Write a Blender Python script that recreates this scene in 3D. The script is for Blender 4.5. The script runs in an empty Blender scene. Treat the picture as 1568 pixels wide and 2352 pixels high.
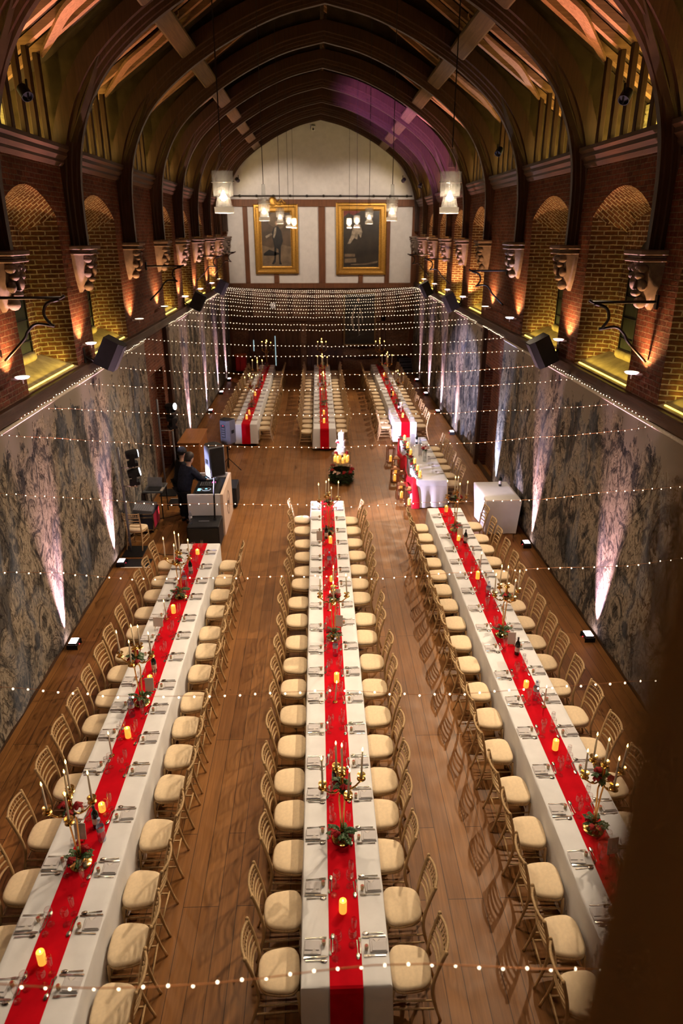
import bpy, math, random
import numpy as np
from mathutils import Vector, Matrix, Euler
random.seed(7)
R = random.random
U = random.uniform
PI = math.pi
S = bpy.context.scene
COL = S.collection
CX = 0.2                        # centre line of the hall
HW = 4.7                        # half width
FARY = 35.7
TR = [6.9, 10.3, 13.75, 17.4, 20.7, 23.8, 26.85, 29.9, 32.75, 35.45]   # roof trusses

# ------------------------------------------------------------------ mesh kit
class MB:
    def __init__(s):
        s.v = []; s.f = []; s.uv = {}
    def add(s, vs, fs):
        o = len(s.v)
        s.v += [tuple(p) for p in vs]
        s.f += [tuple(i + o for i in f) for f in fs]
        return s
    def box(s, x0, x1, y0, y1, z0, z1, m=None):
        vs = [(x0,y0,z0),(x1,y0,z0),(x1,y1,z0),(x0,y1,z0),(x0,y0,z1),(x1,y0,z1),(x1,y1,z1),(x0,y1,z1)]
        if m is not None: vs = [m @ Vector(p) for p in vs]
        return s.add(vs, [(3,2,1,0),(4,5,6,7),(0,1,5,4),(1,2,6,5),(2,3,7,6),(3,0,4,7)])
    def bbox(s, x0, x1, y0, y1, z0, z1, b=.01, m=None):
        """box with chamfered edges"""
        loops = []
        for z, i in ((z0, b), (z0 + b, 0), (z1 - b, 0), (z1, b)):
            loops.append([(x0+i+b,y0+i,z),(x1-i-b,y0+i,z),(x1-i,y0+i+b,z),(x1-i,y1-i-b,z),(x1-i-b,y1-i,z),(x0+i+b,y1-i,z),(x0+i,y1-i-b,z),(x0+i,y0+i+b,z)])
        return s.loft(loops, m=m)
    def loft(s, loops, m=None, cap=True, closed=True):
        n = len(loops[0]); vs = [p for l in loops for p in l]
        if m is not None: vs = [m @ Vector(p) for p in vs]
        fs = []
        for k in range(len(loops) - 1):
            for i in range(n if closed else n - 1):
                j = (i + 1) % n
                fs.append((k*n+i, k*n+j, (k+1)*n+j, (k+1)*n+i))
        if cap:
            fs.append(tuple(range(n - 1, -1, -1))); fs.append(tuple(range((len(loops)-1)*n, len(loops)*n)))
        return s.add(vs, fs)
    def tube(s, pts, r, n=8, cap=True, sx=1, sy=1):
        pts = [Vector(p) for p in pts]; m = len(pts)
        rr = r if isinstance(r, (list, tuple)) else [r] * m
        loops = []; prev = None
        for i, p in enumerate(pts):
            t = (pts[min(i+1, m-1)] - pts[max(i-1, 0)]).normalized()
            if prev is None:
                a = Vector((0,0,1)) if abs(t.z) < .9 else Vector((1,0,0))
                nrm = (a - t * a.dot(t)).normalized()
            else:
                nrm = (prev - t * prev.dot(t)).normalized()
            prev = nrm; bn = t.cross(nrm)
            loops.append([p + (nrm*math.cos(2*PI*k/n)*sx + bn*math.sin(2*PI*k/n)*sy) * rr[i] for k in range(n)])
        return s.loft(loops, cap=cap)
    def lathe(s, prof, n=16, c=(0,0,0), cap=True):
        c = Vector(c)
        return s.loft([[c + Vector((r*math.cos(2*PI*k/n), r*math.sin(2*PI*k/n), z)) for k in range(n)] for r, z in prof], cap=cap)
    def ball(s, c, r, nu=10, nv=6, m=None):
        rx, ry, rz = r if isinstance(r, (tuple, list)) else (r, r, r)
        loops = []
        for j in range(nv + 1):
            a = -PI/2 + PI*j/nv; a = max(min(a, PI/2-.02), -PI/2+.02)
            loops.append([(c[0]+rx*math.cos(a)*math.cos(2*PI*k/nu), c[1]+ry*math.cos(a)*math.sin(2*PI*k/nu), c[2]+rz*math.sin(a)) for k in range(nu)])
        return s.loft(loops, m=m)
    def prism(s, poly, d0, d1, fn):
        """poly of (a,b); fn(a,b,d)->xyz"""
        return s.loft([[fn(a, b, d0) for a, b in poly], [fn(a, b, d1) for a, b in poly]])
    def quad(s, p0, p1, p2, p3, uvs=None):
        i = len(s.f); s.add([p0, p1, p2, p3], [(0,1,2,3)])
        if uvs: s.uv[i] = uvs
        return s
    def poly(s, ps, uvs=None):
        i = len(s.f); s.add(ps, [tuple(range(len(ps)))])
        if uvs: s.uv[i] = uvs
        return s

def obj(name, mb, mat, parent=None, smooth=None, fix=True):
    me = bpy.data.meshes.new(name)
    me.from_pydata(mb.v, [], mb.f)
    if mb.uv:
        uvl = me.uv_layers.new(name='UVMap')
        for fi, uvs in mb.uv.items():
            for li, uv in zip(me.polygons[fi].loop_indices, uvs): uvl.data[li].uv = uv
    elif fix:
        import bmesh
        bm = bmesh.new(); bm.from_mesh(me); bmesh.ops.recalc_face_normals(bm, faces=bm.faces); bm.to_mesh(me); bm.free()
    if smooth:
        me.polygons.foreach_set('use_smooth', [True] * len(me.polygons))
        if smooth is not True:
            me.set_sharp_from_angle(angle=math.radians(smooth))
    me.materials.append(mat)
    o = bpy.data.objects.new(name, me); COL.objects.link(o)
    if parent: o.parent = parent
    return o
def tag(o, label=None, cat=None, group=None, kind=None):
    if label: o['label'] = label
    if cat: o['category'] = cat
    if group: o['group'] = group
    if kind: o['kind'] = kind
    return o
def thing(name, label, cat, loc=(0,0,0), rz=0, group=None):
    o = bpy.data.objects.new(name, None); COL.objects.link(o); o.empty_display_size = .1
    o.location = loc; o.rotation_euler = (0, 0, rz)
    return tag(o, label, cat, group)
def struct(name, mb, mat, **k): return tag(obj(name, mb, mat, **k), kind='structure')
KIDS = {}
def kids(o): return [c for c in o.children]
def dup(root, loc, rz=0, label=None, group=None, sc=None, rot=None):
    if root.name not in KIDS: KIDS[root.name] = [(c, kids(c)) for c in kids(root)]
    r = root.copy(); COL.objects.link(r); r.location = loc
    r.rotation_euler = rot if rot else (0, 0, rz)
    if sc: r.scale = sc if isinstance(sc, (tuple, list)) else (sc, sc, sc)
    if label: r['label'] = label
    if group: r['group'] = group
    for c, gs in KIDS[root.name]:
        d = c.copy(); COL.objects.link(d); d.parent = r
        for g in gs:
            e = g.copy(); COL.objects.link(e); e.parent = d
    return r
class Proto:
    """first use moves the source itself, later uses copy it"""
    def __init__(s, root): s.root = root; s.used = False
    def __call__(s, loc, rz=0, label=None, group=None, sc=None, rot=None):
        if s.used: return dup(s.root, loc, rz, label, group, sc, rot)
        s.used = True; r = s.root
        KIDS[r.name] = [(c, kids(c)) for c in kids(r)]
        r.location = loc; r.rotation_euler = rot if rot else (0, 0, rz)
        if sc: r.scale = sc if isinstance(sc, (tuple, list)) else (sc, sc, sc)
        if label: r['label'] = label
        if group: r['group'] = group
        return r
ORD = ['zeroth','first','second','third','fourth','fifth','sixth','seventh','eighth','ninth','tenth','eleventh','twelfth','thirteenth','fourteenth','fifteenth','sixteenth','seventeenth','eighteenth','nineteenth','twentieth','twenty-first','twenty-second','twenty-third','twenty-fourth']
def smooth_path(pts, k=8):
    P = [Vector(p) for p in pts]; P = [2*P[0]-P[1]] + P + [2*P[-1]-P[-2]]; out = []
    for i in range(1, len(P) - 2):
        for j in range(k):
            t = j / k
            out.append(.5*((2*P[i]) + (P[i+1]-P[i-1])*t + (2*P[i-1]-5*P[i]+4*P[i+1]-P[i+2])*t*t + (3*P[i]-P[i-1]-3*P[i+1]+P[i+2])*t**3))
    out.append(P[-2]); return out

# ------------------------------------------------------------------ materials
class NT:
    def __init__(s, name):
        s.m = bpy.data.materials.new(name); s.m.use_nodes = True
        s.t = s.m.node_tree; s.n = s.t.nodes; s.l = s.t.links
        s.b = s.n['Principled BSDF']; s.o = s.n['Material Output']
    def node(s, ty, **k):
        n = s.n.new(ty)
        for a, b in k.items():
            if a.startswith('_'): setattr(n, a[1:], b)
            else: n.inputs[a.replace('__', ' ')].default_value = b
        return n
    def link(s, a, b): s.l.new(a, b)
    def coords(s, kind='Object', scale=(1,1,1), rot=(0,0,0)):
        tc = s.n.new('ShaderNodeTexCoord'); mp = s.n.new('ShaderNodeMapping')
        mp.inputs['Scale'].default_value = scale; mp.inputs['Rotation'].default_value = rot
        s.link(tc.outputs[kind], mp.inputs['Vector']); return mp.outputs['Vector']
    def noise(s, vec, scale, detail=4, rough=.55, dist=0):
        n = s.node('ShaderNodeTexNoise', Scale=scale, Detail=detail, Roughness=rough, Distortion=dist)
        if vec is not None: s.link(vec, n.inputs['Vector'])
        return n.outputs['Fac']
    def ramp(s, fac, stops):
        r = s.n.new('ShaderNodeValToRGB'); e = r.color_ramp.elements
        while len(e) < len(stops): e.new(.5)
        for q, (p, c) in zip(e, stops):
            q.position = p; q.color = (c[0], c[1], c[2], 1) if len(c) > 1 else (c[0],)*3 + (1,)
        s.link(fac, r.inputs['Fac']); return r.outputs['Color']
    def mix(s, fac, a, b, mode='MIX'):
        m = s.n.new('ShaderNodeMix'); m.data_type = 'RGBA'; m.blend_type = mode
        for v, i in ((fac, 0), (a, 6), (b, 7)):
            if isinstance(v, (int, float)): m.inputs[i].default_value = v
            elif isinstance(v, tuple): m.inputs[i].default_value = v + (1,) if len(v) == 3 else v
            else: s.link(v, m.inputs[i])
        return m.outputs[2]
    def math(s, op, a, b=0):
        m = s.n.new('ShaderNodeMath'); m.operation = op
        for v, i in ((a, 0), (b, 1)):
            if isinstance(v, (int, float)): m.inputs[i].default_value = v
            else: s.link(v, m.inputs[i])
        return m.outputs[0]
    def bump(s, h, strength=.3, dist=.01):
        b = s.node('ShaderNodeBump', Strength=strength, Distance=dist)
        s.link(h, b.inputs['Height']); s.link(b.outputs['Normal'], s.b.inputs['Normal'])
    def set(s, color=None, rough=.5, metal=0, spec=.5, **k):
        b = s.b
        if isinstance(color, tuple): b.inputs['Base Color'].default_value = color + (1,)
        elif color is not None: s.link(color, b.inputs['Base Color'])
        b.inputs['Roughness'].default_value = rough; b.inputs['Metallic'].default_value = metal
        b.inputs['Specular IOR Level'].default_value = spec
        for a, v in k.items(): b.inputs[a.replace('__', ' ')].default_value = v
        return s.m

def plain(name, c, rough=.5, metal=0, var=.12, scale=8, spec=.5, bump=0):
    m = NT(name); n = m.noise(m.coords(), scale, 4)
    lo = tuple(x*(1-var) for x in c); hi = tuple(min(1, x*(1+var)) for x in c)
    col = m.ramp(n, [(.3, lo), (.7, hi)])
    if bump: m.bump(m.noise(m.coords(), scale*6, 3), bump, .004)
    return m.set(col, rough, metal, spec)
def wood(name, c, rough=.6, axis=1, var=.35, fine=40, spec=.3):
    m = NT(name); sc = [fine]*3; sc[axis] = fine*.04
    v = m.coords(scale=tuple(sc)); g = m.noise(v, 1, 6, .6, .6)
    big = m.noise(m.coords(), 1.3, 3)
    col = m.ramp(g, [(.25, tuple(x*(1-var) for x in c)), (.75, tuple(min(1, x*(1+var)) for x in c))])
    col = m.mix(.5, col, m.ramp(big, [(.3, (.55,.55,.55)), (.7, (1,1,1))]), 'MULTIPLY')
    m.bump(g, .35, .006)
    return m.set(col, rough, 0, spec)
def emit(name, c, strength, sample=True):
    m = NT(name); e = m.node('ShaderNodeEmission', Strength=strength); e.inputs['Color'].default_value = c + (1,)
    m.link(e.outputs[0], m.o.inputs['Surface'])
    if not sample: m.m.cycles.emission_sampling = 'NONE'
    return m.m
def glass(name, tint=(1,1,1), rough=.02, body=.0, ior=1.45, frost=0):
    """thin clear glass: see-through with a fresnel sheen"""
    m = NT(name); fr = m.node('ShaderNodeLayerWeight', Blend=.5)
    gl = m.node('ShaderNodeBsdfGlossy', Roughness=rough); tr = m.node('ShaderNodeBsdfTransparent')
    tr.inputs['Color'].default_value = tint + (1,)
    f = m.math('ADD', m.math('MULTIPLY', m.math('POWER', fr.outputs['Facing'], 4.0), .55), body)
    mx = m.n.new('ShaderNodeMixShader'); m.link(f, mx.inputs[0]); m.link(tr.outputs[0], mx.inputs[1]); m.link(gl.outputs[0], mx.inputs[2])
    out = mx.outputs[0]
    if frost:
        tl = m.node('ShaderNodeBsdfTranslucent'); tl.inputs['Color'].default_value = (.9,.88,.84,1); m2 = m.n.new('ShaderNodeMixShader'); m2.inputs[0].default_value = frost
        m.link(out, m2.inputs[1]); m.link(tl.outputs[0], m2.inputs[2]); out = m2.outputs[0]
    m.link(out, m.o.inputs['Surface']); return m.m

def brick_mat(name, c1, c2, mortar, gap=.009):
    m = NT(name); uv = m.coords('UV')
    wob = m.n.new('ShaderNodeTexNoise'); wob.inputs['Scale'].default_value = 7; m.link(uv, wob.inputs['Vector'])
    off = m.n.new('ShaderNodeVectorMath'); off.operation = 'MULTIPLY_ADD'
    m.link(wob.outputs['Color'], off.inputs[0]); off.inputs[1].default_value = (.03,.022,0); m.link(uv, off.inputs[2])
    b = m.node('ShaderNodeTexBrick', Scale=1.0)
    b.offset = .5; b.squash = 1
    b.inputs['Brick Width'].default_value = .235; b.inputs['Row Height'].default_value = .078
    b.inputs['Mortar Size'].default_value = gap; b.inputs['Mortar Smooth'].default_value = .3
    b.inputs['Color1'].default_value = c1 + (1,); b.inputs['Color2'].default_value = c2 + (1,); b.inputs['Mortar'].default_value = mortar + (1,)
    m.link(off.outputs[0], b.inputs['Vector'])
    st = m.ramp(m.noise(uv, 1.1, 5), [(.3, (.5,.46,.42)), (.65, (1.15,1.1,1.05))])
    sp = m.ramp(m.noise(uv, 14, 4), [(.3, (.6,.58,.55)), (.7, (1.1,1.1,1.1))])
    col = m.mix(1, m.mix(1, b.outputs['Color'], st, 'MULTIPLY'), sp, 'MULTIPLY')
    h = m.math('ADD', m.math('MULTIPLY', b.outputs['Fac'], -1.0), m.math('MULTIPLY', m.noise(uv, 18, 5), .9))
    m.bump(h, .8, .02)
    return m.set(col, .85, 0, .2)

def floor_mat():
    m = NT('floor_boards'); v = m.coords('Object', rot=(0,0,PI/2))
    b = m.node('ShaderNodeTexBrick', Scale=1.0); b.offset = .37; b.offset_frequency = 3
    b.inputs['Brick Width'].default_value = 2.6; b.inputs['Row Height'].default_value = .19
    b.inputs['Mortar Size'].default_value = .0035; b.inputs['Mortar Smooth'].default_value = .1; b.inputs['Bias'].default_value = 0
    b.inputs['Color1'].default_value = (.290,.132,.042,1); b.inputs['Color2'].default_value = (.205,.088,.027,1); b.inputs['Mortar'].default_value = (.05,.025,.012,1)
    m.link(v, b.inputs['Vector'])
    g = m.noise(m.coords('Object', scale=(26,1.1,1)), 1, 6, .6, .8)
    g2 = m.noise(m.coords('Object', scale=(1,.6,1)), .9, 4)
    col = m.mix(1, b.outputs['Color'], m.ramp(g, [(.25,(.68,.66,.64)),(.75,(1.2,1.18,1.15))]), 'MULTIPLY')
    col = m.mix(1, col, m.ramp(g2, [(.3,(.78,.76,.74)),(.7,(1.1,1.1,1.1))]), 'MULTIPLY')
    m.bump(m.math('ADD', m.math('MULTIPLY', b.outputs['Fac'], -.7), m.math('MULTIPLY', g, .35)), .25, .006)
    rr = m.ramp(m.noise(m.coords(), 3, 5), [(.3,(.34,.34,.34)),(.7,(.52,.52,.52))])
    m.link(rr, m.b.inputs['Roughness'])
    m.set(col, .42, 0, .2); m.link(rr, m.b.inputs['Roughness']); return m.m

def tapestry_mat():
    m = NT('woven_tapestry')
    tc = m.n.new('ShaderNodeTexCoord'); sp = m.n.new('ShaderNodeSeparateXYZ'); m.link(tc.outputs['Object'], sp.inputs[0])
    cb = m.n.new('ShaderNodeCombineXYZ'); m.link(sp.outputs['Y'], cb.inputs['X']); m.link(m.math('MULTIPLY', sp.outputs['Z'], .55), cb.inputs['Y'])
    v = cb.outputs[0]
    big = m.noise(v, 1.15, 6, .62, 1.8)
    mid = m.noise(v, 2.4, 5, .55, 3.0)
    fig = m.noise(v, 1.9, 2, .5, 4.5)
    base = m.ramp(mid, [(.30,(.045,.042,.045)),(.41,(.13,.11,.09)),(.50,(.34,.28,.215)),(.60,(.27,.22,.165)),(.72,(.10,.09,.08))])
    patch = m.ramp(big, [(.43,(0,)),(.51,(1,))])
    base = m.mix(patch, m.mix(.80, base, (.032,.033,.038)), base)
    ln = m.ramp(m.math('ABSOLUTE', m.math('SUBTRACT', fig, .5)), [(.008,(.22,.2,.19)),(.035,(1,1,1))])
    base = m.mix(.85, base, ln, 'MULTIPLY')
    f2 = m.noise(v, 5.5, 2, .5, 3.5)
    ln2 = m.ramp(m.math('ABSOLUTE', m.math('SUBTRACT', f2, .47)), [(.01,(.35,.32,.3)),(.04,(1,1,1))])
    base = m.mix(.7, base, ln2, 'MULTIPLY')
    blue = m.ramp(m.noise(v, .9, 3, .5, 1), [(.55,(0,)),(.68,(1,))])
    base = m.mix(m.math('MULTIPLY', blue, .35), base, (.15,.19,.26))
    tree = m.noise(v, 2.6, 7, .7, .6)
    sky = m.math('GREATER_THAN', m.math('ADD', sp.outputs['Z'], m.math('MULTIPLY', m.math('SUBTRACT', .5, tree), 3.2)), 3.72)
    base = m.mix(sky, base, (.22,.185,.155))
    weave = m.noise(m.coords(scale=(1,60,60)), 3, 2)
    base = m.mix(.35, base, m.ramp(weave, [(.3,(.7,.7,.7)),(.7,(1.15,1.15,1.15))]), 'MULTIPLY')
    m.bump(m.math('ADD', mid, m.math('MULTIPLY', weave, .3)), .25, .01)
    return m.set(base, .95, 0, .1)

def candle_mat(name, c, strength, z0, z1):
    """LED wax pillar: lit from inside"""
    m = NT(name)
    m.set(c, .5, 0, .4, Emission__Strength=strength)
    m.b.inputs['Emission Color'].default_value = (1.0, .42, .05, 1)
    return m.m

FLOOR = floor_mat()
BRICK = brick_mat('old_red_brick', (.20,.062,.032), (.12,.036,.021), (.20,.135,.095))
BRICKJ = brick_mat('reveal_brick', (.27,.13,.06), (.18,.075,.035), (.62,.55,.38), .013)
STONE = plain('carved_stone', (.22,.165,.135), .8, 0, .3, 6, .2, .5)
TAP = tapestry_mat()
OAK = wood('dark_oak', (.046,.019,.009), .5, 2, .45, 30)
OAKY = wood('dark_oak_beam', (.060,.030,.016), .55, 1, .4, 30)
RAFT = wood('rafter_oak', (.33,.17,.085), .75, 0, .4, 26)
POSTW = wood('post_oak', (.62,.27,.05), .7, 2, .3, 20)
PURL = wood('purlin_oak', (.11,.065,.030), .75, 1, .4, 26)
SPAN = plain('spandrel_boards', (.050,.032,.017), .9, 0, .3, 4, .1)
ROOFB = plain('roof_boards', (.05,.03,.018), .9, 0, .35, 3, .1)
INFILL = wood('eaves_boards', (.45,.38,.2), .8, 1, .75, 12)
PLASTER = plain('white_plaster', (.66,.63,.61), .9, 0, .06, 5, .2, .15)
TIMB = wood('wall_timber', (.16,.062,.026), .55, 2, .4, 24)
PANEL = wood('dark_panelling', (.075,.030,.014), .45, 2, .4, 20)
GILT = plain('gilt_frame', (.46,.25,.05), .38, .8, .35, 30, .5, .6)
CLOTH = plain('white_cloth', (.80,.81,.85), .9, 0, .05, 4, .2, .12)
SHEER = plain('white_skirt', (.80,.79,.80), .9, 0, .04, 4, .2)
RED = plain('red_satin', (.56,.003,.012), .8, 0, .12, 5, .06)
REDS = plain('red_chiffon', (.72,.012,.03), .6, 0, .1, 5, .3)
CREAM = plain('cream_pad', (.80,.64,.44), .9, 0, .06, 30, .2, .2)
LIME = wood('limewashed_wood', (.60,.40,.20), .5, 2, .25, 60)
GOLD = plain('polished_brass', (.86,.56,.17), .16, 1, .08, 8)
STEEL = plain('cutlery_steel', (.72,.68,.63), .16, 1, .05, 8)
IVORY = plain('ivory_wax', (.82,.74,.62), .5, 0, .04, 20)
WAX = candle_mat('lit_wax', (.85,.55,.15), 1.0, 0, .15)
FLAME = emit('candle_flame', (1, .55, .12), 26, False)
NAPK = plain('white_napkin', (.63,.61,.64), .95, 0, .04, 10, .1)
CLEAR = glass('clear_glass', (.97,.97,.97), .03, .065)
PGLASS = glass('pendant_glass', (.93,.95,.95), .04, .10); PFROST = glass('pendant_inner_glass', (.95,.95,.95), .05, .06, frost=.035)
PBASE = (lambda m: (m.link(m.node('ShaderNodeBsdfTranslucent', Color=(.9,.88,.84,1)).outputs[0], m.o.inputs['Surface']), m.m)[1])(NT('pendant_base_glass'))
ACRYL = glass('acrylic', (.97,.98,.98), .02, .02)
BOTTLE = plain('dark_bottle', (.006,.010,.007), .08, 0, .1, 5, .6)
PET = glass('water_bottle_plastic', (.80,.86,.95), .08, .10)
LEAF = plain('leaf_green', (.045,.095,.032), .45, 0, .5, 12, .4)
LEAFP = plain('leaf_dusty', (.09,.14,.06), .55, 0, .4, 12, .3)
ROSE = plain('red_rose', (.30,.006,.010), .6, 0, .4, 25, .3)
ROSEP = plain('blush_rose', (.72,.48,.40), .6, 0, .2, 25, .3)
ROSEK = plain('pink_rose', (.70,.05,.20), .6, 0, .2, 25, .3)
BLACK = plain('black_plastic', (.008,.008,.010), .65, 0, .3, 10, .3)
GREYP = plain('grey_speaker_cabinet', (.16,.165,.20), .45, 0, .08, 10, .4)
IRON = plain('wrought_iron', (.02,.016,.014), .5, .4, .3, 12)
WHITEG = plain('white_gloss', (.75,.73,.75), .35, 0, .03, 5, .5)
COPPER = plain('copper_frame', (.34,.15,.075), .35, .8, .15, 10)
PAPER = plain('card_paper', (.66,.60,.55), .9, 0, .04, 6, .1)
ORANGEW = wood('varnished_plywood', (.46,.19,.06), .35, 1, .2, 18)
REDPL = plain('red_plastic', (.50,.008,.010), .4, 0, .15, 5)
CAKE = plain('white_icing', (.85,.83,.82), .5, 0, .03, 10, .4)
SKIN = plain('skin', (.52,.30,.22), .55, 0, .08, 10)
DARKCL = plain('black_clothing', (.010,.010,.013), .9, 0, .3, 20, .1)
NAVY = plain('navy_check_shirt', (.020,.022,.036), .9, 0, .4, 14, .1)
HAIR = plain('dark_hair', (.018,.011,.008), .6, 0, .4, 60)
BEANIE = plain('patterned_beanie', (.022,.020,.018), .95, 0, .98, 60, .1)
FAV = plain('favour_pot', (.62,.48,.30), .35, 0, .1, 20)
FAVL = plain('favour_lid', (.42,.06,.04), .5, 0, .2, 30)
WIRE = plain('copper_wire', (.60,.25,.10), .4, .6, .1, 20)
BULB = emit('fairy_bulb', (1, .82, .56), 6.5, False)
PBULB = emit('pendant_bulb', (1, .86, .62), 25, False)
LED = emit('yellow_led', (1, .70, .10), 5, False)
SCON = emit('sconce_glow', (1, .82, .56), 9, False)
UPL = emit('uplighter_lens', (1, .80, .90), 14, False)
DJL = emit('moving_head_lens', (.75, .86, 1), 40, False)
SCR = emit('deck_display', (.25, .75, 1), 2.5, False)
PINKL = emit('deck_pads', (1, .15, .55), 1.5, False)
BLUEL = emit('blue_indicator', (.1, .35, 1), 8, False)
LIDW = glass('leaded_glass', (.10,.13,.12), .15, .12)
SHUT = wood('window_shutter', (.030,.036,.030), .7, 2, .4, 14)
TILE = plain('sill_tiles', (.36,.30,.17), .8, 0, .3, 5, .2, .5)
CANVAS = plain('portrait_canvas_brown', (.075,.047,.026), .45, 0, .6, 1.5)
CANVASD = plain('portrait_canvas_dark', (.022,.016,.010), .4, 0, .6, 1.5)
PNT_D = plain('paint_black', (.008,.007,.007), .45, 0, .3, 6)
PNT_W = plain('paint_silk', (.27,.22,.16), .5, 0, .5, 9)
PNT_F = plain('paint_flesh', (.40,.24,.15), .5, 0, .2, 9)
PNT_R = plain('paint_crimson', (.16,.02,.012), .5, 0, .4, 4)
PNT_B = plain('paint_umber', (.14,.095,.055), .5, 0, .4, 3)

# ------------------------------------------------------------------ lights
def point(loc, c, w, r=.03):
    l = bpy.data.lights.new('lamp', 'POINT'); l.color = c; l.energy = w; l.shadow_soft_size = r
    o = bpy.data.objects.new('lamp', l); COL.objects.link(o); o.location = loc; return o
def spot(loc, to, c, w, deg, blend=.4, r=.04):
    l = bpy.data.lights.new('spot_lamp', 'SPOT'); l.color = c; l.energy = w; l.spot_size = math.radians(deg); l.spot_blend = blend; l.shadow_soft_size = r
    o = bpy.data.objects.new('spot_lamp', l); COL.objects.link(o); o.location = loc
    o.rotation_euler = (Vector(to) - Vector(loc)).to_track_quat('-Z', 'Y').to_euler(); return o
def area(loc, to, c, w, sx, sy, up='Y', spread=None):
    l = bpy.data.lights.new('strip_lamp', 'AREA'); l.shape = 'RECTANGLE'; l.size = sx; l.size_y = sy; l.color = c; l.energy = w
    if spread: l.spread = math.radians(spread)
    o = bpy.data.objects.new('strip_lamp', l); COL.objects.link(o); o.location = loc
    q = (Vector(to) - Vector(loc)).to_track_quat('-Z', up); o.rotation_euler = q.to_euler(); return o

# ================================================================== THE ROOM
Y0 = -3.0
m = MB().box(CX-6, CX+6, Y0-.3, FARY+.4, -.12, 0); struct('floor', m, FLOOR)

def arch_pts(y0, y1, zs, rise, n=10):
    """pointed segmental arch, left springing to right"""
    out = []
    for i in range(n + 1):
        t = i / n; y = y0 + (y1 - y0) * t; a = 1 - abs(2*t - 1)
        out.append((y, zs + rise * (math.sin(a*PI/2)**.85)))
    return out

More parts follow.
